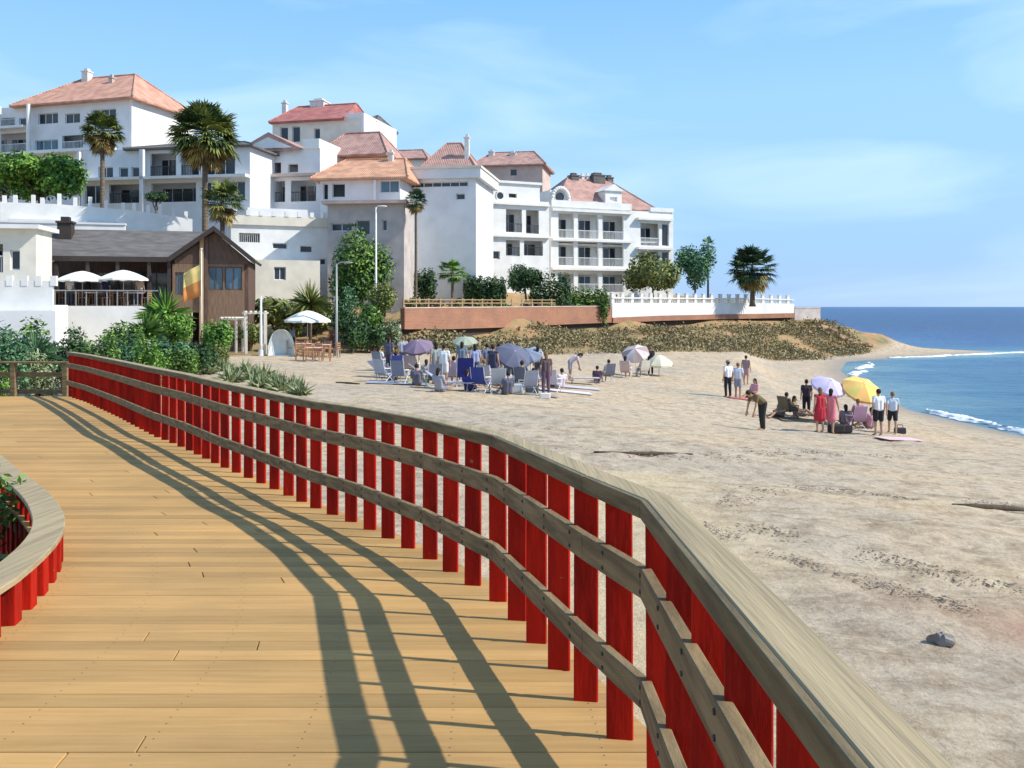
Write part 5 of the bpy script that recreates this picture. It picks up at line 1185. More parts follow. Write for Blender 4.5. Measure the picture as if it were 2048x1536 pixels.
def wood_chair(label, loc, az, group):
    o = empty('wooden_chair', loc, R(az)); tag(o, label, 'chair', group)
    for sx in (-.2, .2):
        MB().box(sx - .02, sx + .02, -.22, -.18, 0, .44).build('leg', M['chairwood'], o); MB().box(sx - .02, sx + .02, .18, .22, 0, .92).build('leg', M['chairwood'], o)
    MB().box(-.23, .23, -.24, .178, .442, .475).build('seat', M['chairwood'], o)
    b = MB()
    for k in range(3): b.box(-.178, .178, .19, .21, .55 + k * .13, .62 + k * .13)
    b.build('backrest', M['chairwood'], o); return o
M['chairwood'] = mat('orange brown chair wood', (.52, .26, .13), .6, .3, 8)
M['tabletop'] = mat('pale pink table cloth', (.75, .52, .45), .8)
def table(label, loc, group):
    o = empty('cafe_table', loc); tag(o, label, 'table', group)
    MB().box(-.42, .42, -.42, .42, .72, .75).build('table_top', M['tabletop'], o); MB().tube([(0, 0, .04), (0, 0, .719)], .03, 8).build('stem', M['metal'], o)
    MB().tube([(0, 0, 0), (0, 0, .04)], .24, 14).build('base', M['metal'], o)
ct = [(606, 712), (646, 714), (626, 722)]; nc = 0
for i, (px, py) in enumerate(ct):
    x, y, z = hit(px, py, 30); nm = ['left', 'right', 'front'][i]; table(f'{nm} one of the three cafe tables under the white parasol', (x, y, z), 'cafe tables by the beach')
    for k, (dx, dy, az, w_) in enumerate([(-.75, .05, 90, 'left'), (.75, -.05, -90, 'right'), (0, -.8, 180, 'front'), (.05, .8, 0, 'back')]):
        wood_chair(f'orange-brown wooden chair on the {w_} side of the {nm} cafe table', (x + dx, y + dy, gz(x + dx, y + dy)), az + random.uniform(-12, 12), 'wooden chairs by the beach'); nc += 1
for i, (px, yy) in enumerate([(150, -.6), (190, -1.8), (222, -.5), (268, -1.7)]):
    p = onterr(px, yy); table(f'terrace table under the restaurant eave, {ORD[i]} from the left', p, 'tables on the restaurant terrace')
    for k, (dx, az, w_) in enumerate([(-.7, 90, 'left'), (.7, -90, 'right')]): wood_chair(f'chair on the {w_} of the {ORD[i]} terrace table from the left', (p[0] + dx, p[1] + .1, p[2]), az, 'chairs on the restaurant terrace')
# small pop-up beach tent
x, y, z = hit(562, 712, 30); o = empty('beach_tent', (x, y, z), R(20)); tag(o, 'small pale blue pop-up beach tent between the pergola and the cafe parasol', 'tent')
v = []; nr, nc = 10, 16
for i in range(nr + 1):
    for j in range(nc + 1):
        a = pi * j / nc; e = (pi * .5) * i / nr
        v.append((.78 * cos(a) * cos(e) ** .8, .65 * sin(a) * cos(e) ** .8 - .2, 1.55 * sin(e) ** .9 + .02 * sin(j * 2.1)))
tn = MB().add(v, [(i * (nc + 1) + j, i * (nc + 1) + j + 1, (i + 1) * (nc + 1) + j + 1, (i + 1) * (nc + 1) + j) for i in range(nr) for j in range(nc)]).build('canopy', cloth('tent cloth', (.66, .72, .72)), o); tn.modifiers.new('s', 'SOLIDIFY').thickness = .015
MB().box(-.75, .75, -.2, .42, 0.0, .03).build('floor', cloth('tent floor', (.3, .33, .36)), o)
for sx in (-1, 1): MB().tube([(.78 * sx, -.2, 0), (.6 * sx, -.21, .9), (.2 * sx, -.22, 1.5), (0, -.2, 1.56)], .018, 6).build('pole', M['metal'], o)
# flag on a pole before the timber gable
fx, fy = X(403, 51.5), 51.5; fg = gz(fx, fy); o = empty('flag_pole', (fx, fy, fg)); tag(o, 'pale flag pole with orange and yellow flag in front of the timber gable', 'flag pole')
fh = Z(500, 51.5) - fg
MB().tube([(0, 0, -.2), (0, 0, fh)], [.06, .035], 10).build('pole', M['cream'], o, smooth=True); MB().ball((0, 0, fh + .05), .07, 10, 8).build('finial', M['cream'], o)
ft, fb = Z(528, 51.5) - fg, Z(592, 51.5) - fg; v = []; n = 14
rows_f = 4
for j in range(rows_f + 1):
    for i in range(n + 1):
        t = i / n; q = j / rows_f; v.append((-.05 - 1.0 * t, .10 * sin(t * 9 + q * 2) * t, ft + (fb - ft) * q - .55 * t * (1 - .3 * q)))
fo = MB().add(v, [(j * (n + 1) + i, (j + 1) * (n + 1) + i, (j + 1) * (n + 1) + i + 1, j * (n + 1) + i + 1) for j in range(rows_f) for i in range(n)]).build('flag', cloth('flag yellow', (.85, .62, .22)), o, smooth=True)
fo.data.materials.append(cloth('flag orange', (.70, .28, .08)))
for p_ in fo.data.polygons: p_.material_index = 1 if p_.index >= 2 * n else 0
fo.modifiers.new('s', 'SOLIDIFY').thickness = .01
# tide line and dark tyre tracks, drawn by added seaweed and track crumbs
def crumbs(label, pts, n, wid, seed, sz=.03):
    P = np.array([hit(a, b, 4)[:2] for a, b in pts]); L = np.r_[0, np.cumsum(np.hypot(*np.diff(P, axis=0).T))]
    r = np.random.default_rng(seed); t = r.random(n) * L[-1]; cl = (np.sin(t * 1.9 + seed) + np.sin(t * 4.3)) > -1.0 + 1.0 * r.random(n); t = t[cl]; n = len(t)
    x = np.interp(t, L, P[:, 0]) + r.normal(size=n) * wid; y = np.interp(t, L, P[:, 1]) + r.normal(size=n) * wid; z = ground_z(x, y) + .035
    mb = MB()
    for a, b, c in zip(x, y, z):
        q = sz * r.uniform(.5, 2.0); an = r.uniform(0, pi); e = r.uniform(1, 3.5)
        cx, sx_ = cos(an) * q * e, sin(an) * q * e; ux, uy = -sin(an) * q, cos(an) * q
        mb.add([(a - cx, b - sx_, c - .02), (a + ux, b + uy, c - .02), (a + cx, b + sx_, c - .02), (a - ux, b - uy, c - .02), (a, b, c - .02 + q * .9)], [(0, 1, 4), (1, 2, 4), (2, 3, 4), (3, 0, 4)])
    tag(mb.build('seaweed', M['weed2']), label, 'seaweed', kind='stuff')
M['weed2'] = mat('seaweed and track crumbs', (0.33, 0.26, 0.19), 0.95, 0.5, 2)
crumbs('dark track line of added crumbs crossing the sand above the driftwood pole', [(1440, 1010), (1560, 975), (1700, 985), (1850, 1005), (2060, 1018)], 650, .16, 1, .009)
crumbs('long track line of added crumbs slanting down to the right edge', [(1400, 1050), (1540, 1110), (1700, 1160), (1880, 1210), (2060, 1268)], 800, .10, 2, .0075)
crumbs('middle track line of added crumbs across the sand', [(1500, 1060), (1640, 1085), (1780, 1120), (1930, 1165), (2060, 1190)], 500, .16, 3, .0075)
crumbs('thin scatter of dry seaweed near the driftwood strip', [(1180, 905), (1300, 912), (1450, 915), (1620, 905), (1800, 915)], 700, .35, 4, .011)

# ------------------------------------------------------------------ people
def capsules(parts, vox):
    mb = MB()
    for p in parts:
        a, b, r0, r1 = Vector(p[0]), Vector(p[1]), p[2], p[3]
        n = max(2, int((b - a).length / .02)) if (b - a).length > 1e-4 else 1
        L = (b - a).length
        if L > 1e-4:
            pts = [tuple(a.lerp(b, k / 6)) for k in range(7)]; mb.tube(pts, [r0 + (r1 - r0) * k / 6 for k in range(7)], 10)
        mb.ball(tuple(a), r0, 10, 8)
        if L > 1e-4: mb.ball(tuple(b), r1, 10, 8)
    return mb
def remeshed(name, mb, vox, m, extra=1):
    o = mb.build('tmp', None); r_ = o.modifiers.new('r', 'REMESH'); r_.mode = 'VOXEL'; r_.voxel_size = vox; r_.use_smooth_shade = True
    sm_ = o.modifiers.new('s', 'SMOOTH'); sm_.iterations = extra
    dg = bpy.context.evaluated_depsgraph_get(); me = bpy.data.meshes.new_from_object(o.evaluated_get(dg)); me.name = name
    bpy.data.objects.remove(o); me.materials.clear(); me.materials.append(m); return me
def joints(kind):
    J = {}
    if kind in ('stand', 'walk', 'bend'):
        J['pel'] = (0, 0, .93); J['chest'] = (0, 0, 1.28); J['neck'] = (0, 0, 1.44); J['head'] = (0, -.01, 1.57)
        for s, n in ((-1, 'l'), (1, 'r')):
            st = {'stand': .03, 'walk': .20, 'bend': .05}[kind] * s
            J['hip' + n] = (.09 * s, 0, .90); J['knee' + n] = (.10 * s, -st * .7 - .02, .49); J['ank' + n] = (.10 * s, -st * 1.1 + (.03 if s > 0 else 0), .085); J['toe' + n] = (.11 * s, -st * 1.1 - .15, .03)
            J['sh' + n] = (.175 * s, 0, 1.38); J['el' + n] = (.23 * s, .04 + st * .5, 1.11); J['wr' + n] = (.24 * s, -.05 + st * 1.1, .88)
        if kind == 'bend':
            def rot(p):
                v = Vector(p) - Vector((0, 0, .93)); v = Matrix.Rotation(R(62), 3, 'X') @ v; return tuple(v + Vector((0, .06, .93)))
            for k in ('chest', 'neck', 'head', 'shl', 'shr'): J[k] = rot(J[k])
            for s, n in ((-1, 'l'), (1, 'r')):
                a = Vector(J['sh' + n]); J['el' + n] = tuple(a + Vector((.03 * s, -.06, -.27))); J['wr' + n] = tuple(a + Vector((.02 * s, -.12, -.5)))
    else:
        h = .47 if kind == 'sit' else .13
        J['pel'] = (0, .05, h); J['chest'] = (0, .14, h + .34); J['neck'] = (0, .17, h + .50); J['head'] = (0, .14, h + .63)
        for s, n in ((-1, 'l'), (1, 'r')):
            J['hip' + n] = (.09 * s, .04, h - .01)
            if kind == 'sit': J['knee' + n] = (.11 * s, -.38, h + .04); J['ank' + n] = (.11 * s, -.44, .085); J['toe' + n] = (.12 * s, -.60, .03)
            else: J['knee' + n] = (.10 * s, -.38 + .04 * s, .30 if s > 0 else .14); J['ank' + n] = (.11 * s, -.78 + (.1 if s > 0 else 0), .085); J['toe' + n] = (.12 * s, -.92 + (.1 if s > 0 else 0), .10)
            J['sh' + n] = (.175 * s, .16, h + .45); J['el' + n] = (.23 * s, .06, h + .20); J['wr' + n] = (.17 * s, -.15, h + .16)
    return J
PC = {}
SKIN = mat('skin', (.50, .29, .19), .6); M['hair_d'] = mat('dark hair', (.025, .017, .012), .7); M['hair_l'] = mat('light brown hair', (.22, .13, .06), .7); M['eye'] = mat('eye', (.02, .02, .02), .3)
def body_mesh(kind):
    if ('b', kind) in PC: return PC[('b', kind)]
    J = joints(kind); P = []; A = lambda a, b, r0, r1: P.append((J.get(a, a) if isinstance(a, str) else a, J.get(b, b) if isinstance(b, str) else b, r0, r1))
    pel, ch, nk, hd = (Vector(J[k]) for k in ('pel', 'chest', 'neck', 'head'))
    for s in (-1, 1):
        P.append((pel + Vector((.06 * s, 0, 0)), pel.lerp(ch, .55) + Vector((.05 * s, 0, 0)), .10, .088)); P.append((pel.lerp(ch, .55) + Vector((.05 * s, 0, 0)), ch + Vector((.07 * s, 0, 0)), .088, .10))
    A('chest', 'neck', .09, .05); P.append((nk, hd - (hd - nk) * .1, .052, .05))
    for n in 'lr':
        P.append((ch.lerp(nk, .4), J['sh' + n], .07, .055)); A('sh' + n, 'el' + n, .05, .038); A('el' + n, 'wr' + n, .037, .025)
        A('hip' + n, 'knee' + n, .085, .055); A('knee' + n, 'ank' + n, .054, .036); A('ank' + n, 'toe' + n, .038, .028)
        w = Vector(J['wr' + n]); e = Vector(J['el' + n]); d = (w - e).normalized(); sd_ = Vector((1, 0, 0)) if abs(d.x) < .9 else Vector((0, 1, 0)); fw = d.cross(sd_).normalized()
        palm_ = w + d * .075; P.append((w, palm_, .026, .03)); P.append((w + fw * .015, palm_ + fw * .018, .022, .022)); P.append((w - fw * .015, palm_ - fw * .018, .022, .022))
        for k, (o_, l_) in enumerate(((-.034, .065), (-.012, .085), (.012, .09), (.034, .075))):
            b_ = palm_ + fw * o_; m_ = b_ + d * l_ * .55 + fw * o_ * .15; P.append((b_, m_, .0105, .0095)); P.append((m_, m_ + (d * .9 + sd_ * .35 * (-1 if n == 'r' else 1)).normalized() * l_ * .5, .0095, .008))
        tb_ = w + d * .02 - fw * .03; P.append((tb_, tb_ + (d * .7 - fw * .7) * .055, .013, .011)); P.append((tb_ + (d * .7 - fw * .7) * .055, tb_ + (d * .95 - fw * .6) * .085, .011, .009))
    mb = capsules(P, .01)
    fdir = Vector((0, -1, 0)); up = (hd - nk).normalized()
    if kind == 'bend': fdir = Vector((0, -.45, -.9)).normalized()
    rt = Vector((1, 0, 0)); fdir = up.cross(rt) * -1 if False else (fdir - up * fdir.dot(up)).normalized(); 
    rot = Matrix((rt, -fdir, up)).transposed()
    def hp(x, y, z): return tuple(hd + rt * x - fdir * y + up * z)
    mb.ball(hp(0, 0, .02), (.075, .092, .105), 14, 10, rot); mb.ball(hp(0, -.03, -.055), (.055, .06, .055), 12, 8, rot)
    mb.ball(hp(0, -.098, -.01), (.013, .02, .024), 8, 6, rot); mb.ball(hp(0, -.088, -.05), (.024, .012, .009), 8, 6, rot)
    for s in (-1, 1): mb.ball(hp(.078 * s, .01, -.005), (.010, .018, .028), 8, 6, rot)
    PC[('b', kind)] = (remeshed('body', mb, .0085, SKIN, 2), J, hp, rot); return PC[('b', kind)]
def cloth_mesh(kind, what):
    if (what, kind) in PC: return PC[(what, kind)]
    J = joints(kind); pel, ch, nk = (Vector(J[k]) for k in ('pel', 'chest', 'neck')); P = []
    if what in ('shirt', 'dress', 'top'):
        for s in (-1, 1):
            P.append((pel + (ch - pel) * .12 + Vector((.06 * s, 0, 0)), ch + Vector((.07 * s, 0, 0)), .118, .116))
        P.append((ch, ch.lerp(nk, .72), .112, .07))
        for n in 'lr':
            sh, el = Vector(J['sh' + n]), Vector(J['el' + n]); P.append((ch.lerp(nk, .4), sh, .085, .07))
            if what == 'shirt': P.append((sh, sh.lerp(el, .55), .068, .06))
    if what == 'dress':
        for n in 'lr':
            hp_, kn = Vector(J['hip' + n]), Vector(J['knee' + n]); P.append((hp_, hp_.lerp(kn, .85), .115, .13)); 
        a = (Vector(J['hipl']) + Vector(J['hipr'])) / 2; b = (Vector(J['kneel']) + Vector(J['kneer'])) / 2; P.append((a, a.lerp(b, .85), .13, .15))
    if what in ('shorts', 'trousers'):
        for n in 'lr':
            hp_, kn, an = Vector(J['hip' + n]), Vector(J['knee' + n]), Vector(J['ank' + n])
            if what == 'shorts': P.append((hp_, hp_.lerp(kn, .75), .108, .092))
            else: P.append((hp_, kn, .104, .075)); P.append((kn, kn.lerp(an, .92), .075, .058))
        P.append((Vector(J['hipl']), pel + (ch - pel) * .15 + Vector((-.05, 0, 0)), .108, .11)); P.append((Vector(J['hipr']), pel + (ch - pel) * .15 + Vector((.05, 0, 0)), .108, .11))
    PC[(what, kind)] = remeshed(what, capsules(P, .012), .014, M['canvas'], 3); return PC[(what, kind)]
def hair_mesh(kind, long):
    if ('h', kind, long) in PC: return PC[('h', kind, long)]
    _, J, hp, rot = body_mesh(kind); mb = MB()
    mb.ball(hp(0, .018, .035), (.086, .096, .103), 14, 10, rot)
    if long: mb.ball(hp(0, .06, -.06), (.075, .05, .12), 12, 8, rot)
    PC[('h', kind, long)] = remeshed('hair', mb, .012, M['hair_d'], 1); return PC[('h', kind, long)]
def person(label, px=None, py=None, kind='stand', az=0, top=('shirt', (.8, .8, .8)), bot=('shorts', (.05, .05, .07)), hair='d', long=False, s=1.0, at=None, group='people on the beach', hat=None, skin=None):
    x, y, z = at or hit(px, py, 15)
    bm_, J, hp, rot = body_mesh(kind); o = empty('person', (x, y, z), R(az)); o.scale = (s, s, s); tag(o, label, 'person', group)
    def add(name, me, m):
        ob = bpy.data.objects.new(name, me); C.objects.link(ob); ob.parent = o; ob.material_slots[0].link = 'OBJECT'; ob.material_slots[0].material = m; return ob
    def cm(c): return cloth('cloth %.2f %.2f %.2f' % c, c)
    b = add('body', bm_, skin or SKIN)
    if top: add(top[0] if top[0] != 'top' else 'swim_top', cloth_mesh(kind, top[0]), cm(top[1]))
    if bot: add(bot[0], cloth_mesh(kind, bot[0]), cm(bot[1]))
    add('hair', hair_mesh(kind, long), M['hair_' + hair])
    ey = MB()
    for q in (-1, 1): ey.ball(hp(.03 * q, -.082, .012), .009, 6, 5)
    ey.build('eyes', M['eye'], o)
    if hat:
        hm = MB().ball(hp(0, .01, .07), (.10, .105, .08), 12, 8, rot).ball(hp(0, 0, .05), (.17, .18, .012), 14, 6, rot); hm.build('hat', cm(hat), o)
    return o
WHT = (.80, .80, .80); NAVY = (.03, .04, .12); BLK = (.025, .025, .03); RED = (.50, .03, .05)
person('standing person in white top and dark trousers, left of the pair on the upper sand', 1456, 795, 'stand', 200, ('shirt', WHT), ('trousers', BLK), hat=(.2, .22, .22), s=1.03)
person('person in pale blue shirt and grey shorts, right of the standing pair', 1476, 797, 'stand', 160, ('shirt', (.62, .68, .75)), ('shorts', (.35, .37, .42)), hair='l')
person('person in dark vest standing behind the pair on the upper sand', 1492, 770, 'stand', 150, ('shirt', (.32, .22, .22)), ('shorts', (.5, .3, .3)))
person('person in pink sitting on the sand beside the standing pair', 1505, 797, 'ground', -60, ('shirt', (.72, .35, .36)), ('shorts', (.35, .05, .07)), long=True, s=1.1)
person('person in brown top bending forward alone on the sand', 1525, 862, 'bend', -70, ('shirt', (.16, .12, .06)), ('trousers', (.035, .032, .03)), long=True, s=1.12)
beach_chair('dark low beach chair holding the reclining sunbather', 1578, 838, cloth('olive cloth', (.16, .13, .08)), 120, frame='darkmetal')
x, y, z = hit(1578, 838, 15); person('sunbather in olive reclining in the dark beach chair', kind='sit', az=120, top=('top', (.14, .10, .07)), bot=('shorts', (.1, .08, .05)), at=(x, y, z - .07), s=.96)
person('slim person in black standing left of the lilac parasol', 1613, 834, 'stand', 170, ('shirt', (.05, .04, .05)), ('trousers', BLK), s=.95)
person('woman in red dress standing nearest the viewer in the right group', 1640, 866, 'stand', 190, ('dress', RED), None, hair='l', long=True, s=1.02)
person('woman in pink dress just right of the one in red', 1662, 866, 'walk', 150, ('dress', (.72, .22, .26)), None, long=True, s=1.0)
person('person in mauve sitting on a chair under the yellow parasol', 1712, 858, 'sit', 190, ('shirt', (.45, .20, .32)), ('shorts', (.40, .16, .26)), hair='l')
x, y, z = hit(1712, 858, 15); beach_chair('pale folding chair under the yellow parasol', 0, 0, cloth('mauve2 cloth', (.5, .3, .42)), 190, at=(x, y + .02, z - .02))
person('dark-haired man in white shirt and black shorts, in the right group', 1757, 872, 'stand', 185, ('shirt', WHT), ('shorts', BLK), s=1.06)
person('person in pale blue shirt and black shorts at the far right of the group', 1785, 868, 'walk', 165, ('shirt', (.58, .66, .74)), ('shorts', BLK), hair='l', s=.98)
def bag(label, px, py, c, s=.3, at=None):
    x, y, z = at or hit(px, py, 15); o = empty('beach_bag', (x, y, z)); tag(o, label, 'bag', 'beach bags on the sand')
    b = MB().box(-s, s, -s * .5, s * .5, 0, s * 1.1).build('bag', cloth('bag %.2f %.2f %.2f' % c, c), o); bevel(b, s * .22, 3)
    MB().tube([(-s * .6, 0, s * 1.0), (-s * .4, 0, s * 1.6), (s * .4, 0, s * 1.6), (s * .6, 0, s * 1.0)], .018, 6).build('handle', M['darkmetal'], o)
bag('black beach bag at the feet of the woman in pink', 1672, 866, (.04, .035, .035)); bag('brown beach bag right of the black one', 1690, 866, (.12, .09, .07), .26)
bag('dark bag behind the far right person', 1800, 868, (.05, .05, .06), .22)
def towel(label, px, py, c, az, l=1.8, w=.8):
    x, y, z = hit(px, py, 15); o = empty('towel', (x, y, 0)); mb = MB(); v = []; n, m_ = 14, 7; ca, sa = cos(R(az)), sin(R(az))
    P = [(ca * (i / n - .5) * l - sa * (j / m_ - .5) * w, sa * (i / n - .5) * l + ca * (j / m_ - .5) * w) for i in range(n + 1) for j in range(m_ + 1)]
    zz = ground_z(np.array([x + p[0] for p in P]), np.array([y + p[1] for p in P])) + .05
    bpy.data.objects.remove(o)
    mb.add([(p[0], p[1], q - z) for p, q in zip(P, zz)], [(i * (m_ + 1) + j, (i + 1) * (m_ + 1) + j, (i + 1) * (m_ + 1) + j + 1, i * (m_ + 1) + j + 1) for i in range(n) for j in range(m_)])
    o = mb.build('towel', cloth('towel %.2f %.2f %.2f' % c, c), loc=(x, y, z)); o.modifiers.new('s', 'SOLIDIFY').thickness = .02; tag(o, label, 'towel', 'beach towels')
towel('red towel on the sand beside the pair on the upper sand', 1490, 800, (.5, .12, .12), 10); towel('pink towel at the far right of the water group', 1800, 880, (.72, .50, .50), 20)
towel('brown towel under the reclining sunbather chair', 1600, 842, (.2, .15, .1), 5); towel('grey towel spread right of the big beach group', 1150, 776, (.55, .52, .55), 5, 2.2, 1.0)
# the large middle group
mg = [(762, 742, 'sit', 150, ('shirt', WHT), ('shorts', (.3, .32, .4)), 'person in white seated at the left end of the big beach group'),
 (790, 752, 'sit', 200, ('shirt', NAVY), ('shorts', NAVY), 'person in navy seated beside the mauve parasol'),
 (806, 742, 'stand', 180, ('shirt', (.5, .5, .55)), ('trousers', (.12, .12, .18)), 'person in grey standing left of the mauve parasol'),
 (872, 768, 'stand', 200, ('shirt', (.35, .36, .32)), ('trousers', (.30, .30, .28)), 'person in olive grey standing right of the yellow bag'),
 (888, 772, 'stand', 170, ('shirt', WHT), ('shorts', (.75, .72, .70)), 'person all in white in the middle of the big group'),
 (908, 770, 'sit', 180, ('shirt', (.30, .34, .5)), ('shorts', NAVY), 'person in faded blue seated left of the navy chair'),
 (950, 768, 'stand', 190, ('shirt', (.35, .38, .55)), ('trousers', (.08, .08, .2)), 'dark-haired person in slate blue right of the navy chair'),
 (970, 776, 'sit', 170, ('shirt', (.75, .68, .74)), ('shorts', (.7, .6, .66)), 'person in pale pink seated in the big group'),
 (986, 774, 'stand', 160, ('dress', (.06, .06, .10)), None, 'woman in black dress left of the steel blue parasol'),
 (1010, 778, 'ground', 200, ('shirt', (.6, .62, .66)), ('shorts', (.2, .2, .25)), 'person in light grey sitting on the sand under the steel blue parasol'),
 (1048, 780, 'sit', 150, ('shirt', (.06, .07, .10)), ('shorts', (.06, .07, .1)), 'person in black seated under the grey-blue parasol'),
 (1068, 778, 'ground', 170, ('shirt', (.45, .47, .55)), ('shorts', BLK), 'person in blue-grey sitting low at the right of the parasols'),
 (1092, 790, 'stand', 190, ('shirt', (.12, .08, .09)), ('trousers', (.16, .10, .14)), 'tall person in dark brown standing at the right end of the big group'),
 (1120, 778, 'ground', 210, ('shirt', (.68, .60, .66)), ('shorts', (.5, .45, .5)), 'person in pale mauve sitting right of the tall dark person'),
 (1195, 766, 'ground', 170, ('shirt', (.10, .07, .10)), ('shorts', (.45, .35, .42)), 'lone person in dark top sitting on the sand between the groups'),
 (1252, 756, 'sit', 160, ('shirt', (.55, .40, .38)), ('shorts', (.3, .2, .2)), 'person in dusty rose seated under the striped parasol'),
 (1285, 754, 'sit', 200, ('shirt', (.72, .66, .62)), ('shorts', (.3, .25, .25)), 'person in off-white seated between the two small parasols'),
 (1301, 750, 'stand', 180, ('shirt', BLK), ('trousers', BLK), 'person all in black standing by the cream dome parasol')]
cc = [(.25, .27, .35), (.05, .07, .28), (.62, .5, .6), (.45, .46, .5), (.16, .17, .22), (.6, .45, .42), (.75, .7, .6)]
ci = 0
for i, (px, py, kd, az, tp, bt, lb) in enumerate(mg):
    x, y, z = hit(px, py, 15)
    person(lb, kind=kd, az=az, top=tp, bot=bt, at=(x, y, z - (.07 if kd == 'sit' else 0)), hair='l' if i % 5 == 2 else 'd', long=i % 3 == 0, s=random.uniform(.95, 1.05))
    if kd == 'sit':
        beach_chair('folding chair of the ' + ' '.join(lb.split()[:12]), 0, 0, cloth('chair cloth %d' % (ci % 7), cc[ci % 7]), az, at=(x, y, z)); ci += 1
beach_chair('empty navy blue folding chair in the middle of the big group', 930, 774, cloth('navy chair', (.03, .035, .20)), 185, s=1.25)
beach_chair('empty lilac-grey folding chair beside the tall dark person', 1106, 784, cloth('lilac chair', (.6, .55, .66)), 160)
bag('yellow beach bag in front of the mauve parasol', 828, 768, (.80, .75, .35), .26); bag('olive bag right of the yellow bag', 846, 766, (.35, .33, .16), .28)
bag('grey cool bag under the steel blue parasol', 1030, 784, (.55, .58, .60), .3); bag('dark cool bag right of the grey one', 1064, 788, (.10, .11, .13), .26)
bag('cream bag on the sand before the tall dark person', 1090, 798, (.75, .70, .68), .2)
towel('blue-grey mat in front of the left end of the big group', 795, 768, (.35, .38, .45), 5, 2.4, 1.2); towel('dark mat under the grey cool bag', 1035, 788, (.3, .28, .24), 3, 3.0, 1.0)
towel('pale towel under the person in pale mauve', 1130, 784, (.70, .62, .66), 4, 2.2, 1.0)
# people by the promenade and bar
zt_ = 1.9
for (px, Y, top_, bot_, lb, pyf) in [(1196, 88.6, (.20, .08, .10), BLK, 'person in dark red walking on the promenade behind the brick wall', 642),
        (1236, 92, (.25, .26, .4), (.1, .1, .2), 'person in blue behind the white pillars of the terrace wall', 622)]:
    person(lb, kind='walk', az=80, top=('shirt', top_), bot=('trousers', bot_), at=(X(px, Y), Y + 1.2, max(gz(X(px, Y), Y + 1.2), Z(pyf, Y))), group='people on the promenade')
for i, (px, py, kd, az, c, b_, lb) in enumerate([(795, 690, 'stand', 170, WHT, (.5, .45, .4), 'person in white standing by the left end of the brick wall'),
        (716, 694, 'stand', 200, (.12, .12, .14), (.1, .1, .12), 'person in charcoal standing right of the lamp post'),
        (738, 694, 'walk', 150, (.7, .72, .75), (.2, .2, .22), 'person in light grey walking right of the lamp post'),
        (700, 692, 'stand', 180, (.3, .2, .25), (.2, .2, .25), 'person in plum next to the lamp post'),
        (585, 706, 'stand', 140, (.15, .2, .25), BLK, 'person in dark blue by the windbreak'),
        (665, 700, 'stand', 200, (.25, .15, .12), (.2, .1, .1), 'person in brown under the edge of the cafe parasol')]):
    person(lb, px, py, kd, az, ('shirt', c), ('trousers', b_), group='people by the beach bar', long=i % 2 == 0)
for i, (px, lb, c) in enumerate([(140, 'guest in white on the restaurant terrace, leftmost', WHT), (212, 'guest in dark blue on the restaurant terrace, middle', NAVY), (280, 'guest in beige on the restaurant terrace, rightmost', (.5, .42, .33))]):
    p = onterr(px, -1.0); person(lb, kind='stand', az=180, top=('shirt', c), bot=('trousers', (.1, .1, .12)), at=p, group='guests on the restaurant terrace')
# denser band of chairs, loungers and sitters in the big beach group
def lounger(label, px, py, m, az):
    x, y, z = hit(px, py, 15); o = empty('sun_lounger', (x, y, z), R(az)); tag(o, label, 'sun lounger', 'sun loungers of the big beach group')
    f = MB()
    for sx in (-.3, .3):
        f.tube([(sx, -.95, .28), (sx, .35, .30), (sx, .9, .72)], .018, 6)
        for yy in (-.8, .35): f.tube([(sx, yy, .29), (sx, yy + .04, 0)], .016, 6)
    f.build('frame', M['metal'], o)
    for nm, a, b in (('seat', (-.93, .30), (.34, .315)), ('backrest', (.36, .325), (.89, .735))):
        MB().add([(-.29, a[0], a[1]), (.29, a[0], a[1]), (.29, b[0], b[1]), (-.29, b[0], b[1]), (-.29, a[0], a[1] - .02), (.29, a[0], a[1] - .02), (.29, b[0], b[1] - .02), (-.29, b[0], b[1] - .02)],
            [(0, 1, 2, 3), (7, 6, 5, 4), (0, 4, 5, 1), (1, 5, 6, 2), (2, 6, 7, 3), (3, 7, 4, 0)]).build(nm, m, o)
for px, py, c, az, lb in [(775, 756, (.10, .11, .2), 60, 'navy sun lounger at the left end of the big beach group'), (815, 764, (.5, .5, .62), 110, 'pale blue-grey lounger under the mauve parasol'),
        (858, 760, (.16, .15, .2), 95, 'charcoal lounger behind the olive bag'), (900, 780, (.40, .38, .5), 75, 'mauve-grey lounger in front of the person in white'),
        (1000, 768, (.2, .22, .3), 100, 'slate lounger left under the steel blue parasol'), (1040, 770, (.30, .34, .45), 80, 'blue-grey lounger under the two right parasols'),
        (1080, 772, (.13, .14, .18), 70, 'dark lounger left of the tall dark person'), (1160, 768, (.55, .48, .55), 90, 'dusty pink lounger right of the tall dark person')]:
    lounger(lb, px, py, cloth('lounger %.2f' % sum(c), c), az)
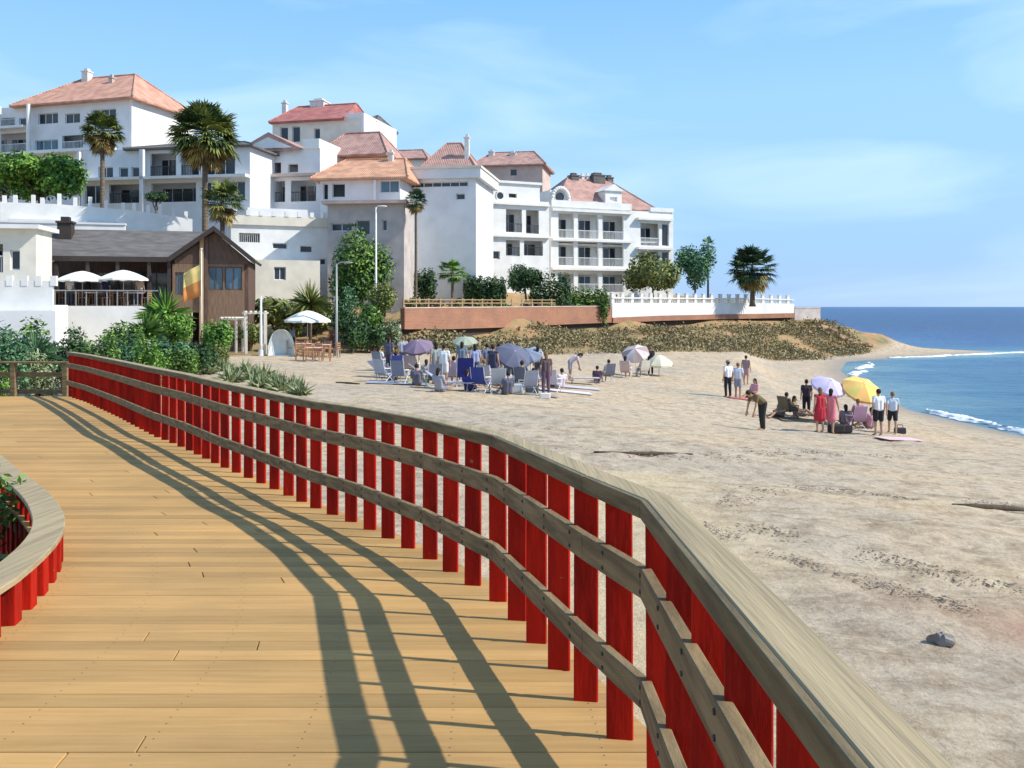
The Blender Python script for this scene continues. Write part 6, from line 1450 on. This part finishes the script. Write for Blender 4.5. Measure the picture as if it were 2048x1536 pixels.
for px, py, kd, az, tp, bt, lb in [(778, 748, 'stand', 160, (.12, .12, .16), (.1, .1, .14), 'person in black between the first loungers of the big group'),
        (824, 752, 'sit', 170, (.28, .22, .32), (.2, .2, .3), 'person in plum sitting below the mauve parasol'),
        (852, 756, 'ground', 190, (.45, .42, .40), (.2, .2, .2), 'person in stone grey sitting between the bags and parasol'),
        (924, 760, 'stand', 175, (.2, .25, .3), (.05, .06, .2), 'person in teal grey standing behind the navy chair'),
        (938, 782, 'ground', 150, (.05, .05, .25), (.05, .05, .2), 'person in bright navy sitting on the sand before the navy chair'),
        (998, 762, 'stand', 185, (.30, .30, .38), (.2, .2, .25), 'person in grey standing behind the steel blue parasol'),
        (1034, 766, 'stand', 200, (.22, .2, .22), (.3, .3, .35), 'person in dark taupe between the two right parasols'),
        (1076, 764, 'stand', 160, (.5, .5, .55), (.1, .1, .12), 'person in light grey just left of the tall dark person'),
        (1140, 762, 'bend', 90, (.62, .50, .55), (.4, .35, .4), 'person in pink bending beside the dusty pink lounger'),
        (1215, 764, 'sit', 200, (.6, .55, .5), (.45, .3, .3), 'person in beige sitting right of the lone dark person')]:
    x, y, z = hit(px, py, 15)
    person(lb, kind=kd, az=az, top=('shirt', tp), bot=('shorts' if kd != 'stand' else 'trousers', bt), at=(x, y, z - (.07 if kd == 'sit' else 0)), long=(px % 2 == 0), s=random.uniform(.93, 1.04))
    if kd == 'sit': beach_chair('chair of the ' + ' '.join(lb.split()[:12]), 0, 0, cloth('chair cloth %d' % (px % 7), cc[px % 7]), az, at=(x, y, z))
for px, py, kd, az, tp, bt, lb in [(1690, 852, 'ground', 170, (.3, .2, .25), (.1, .1, .1), 'person in dusty plum sitting between the lilac and yellow parasols'),
        (1738, 858, 'ground', 200, (.55, .30, .38), (.3, .15, .2), 'person in rose sitting at the feet of the man in white'),
        (1596, 834, 'ground', 60, (.30, .20, .12), (.25, .2, .15), 'person in tan sitting right of the reclining sunbather'),
        (1560, 836, 'ground', -60, (.22, .15, .1), (.15, .12, .1), 'person in brown lying back left of the reclining sunbather')]:
    x, y, z = hit(px, py, 15); person(lb, kind=kd, az=az, top=('shirt', tp), bot=('shorts', bt), at=(x, y, z), long=True)

for px, py, c, az, lb in [(768, 764, 3, 150, 'low chair in front of the person in white at the left end'), (800, 768, 0, 170, 'low slate chair on the blue-grey mat'),
        (866, 776, 4, 200, 'dark chair in front of the olive grey standing person'), (896, 764, 2, 180, 'dusty mauve chair directly left of the person in white'),
        (962, 784, 1, 160, 'bright navy chair in front of the person in pale pink'), (994, 786, 3, 190, 'grey chair at the front edge of the big group'),
        (1022, 764, 4, 170, 'dark chair behind the steel blue parasol'), (1056, 790, 0, 200, 'slate chair beside the dark cool bag')]:
    beach_chair(lb, px, py, cloth('chair cloth %d' % c, cc[c]), az)
for px, py, kd, az, tp, bt, lb in [(834, 772, 'ground', 180, (.16, .16, .22), (.1, .1, .14), 'person in dark slate sitting before the yellow and olive bags'),
        (880, 784, 'ground', 160, (.35, .36, .42), (.2, .2, .26), 'person in steel grey sitting in front of the white-clad person'),
        (974, 762, 'stand', 190, (.18, .20, .30), (.12, .12, .18), 'person in dusk blue standing behind the person in pale pink'),
        (1014, 790, 'ground', 200, (.12, .13, .18), (.1, .1, .12), 'person in near black sitting at the front of the steel blue parasol'),
        (784, 762, 'ground', 170, (.55, .55, .62), (.15, .15, .2), 'person in pale lilac grey sitting by the navy sun lounger')]:
    person(lb, px, py, kd, az, ('shirt', tp), ('shorts', bt), long=px % 4 == 0)
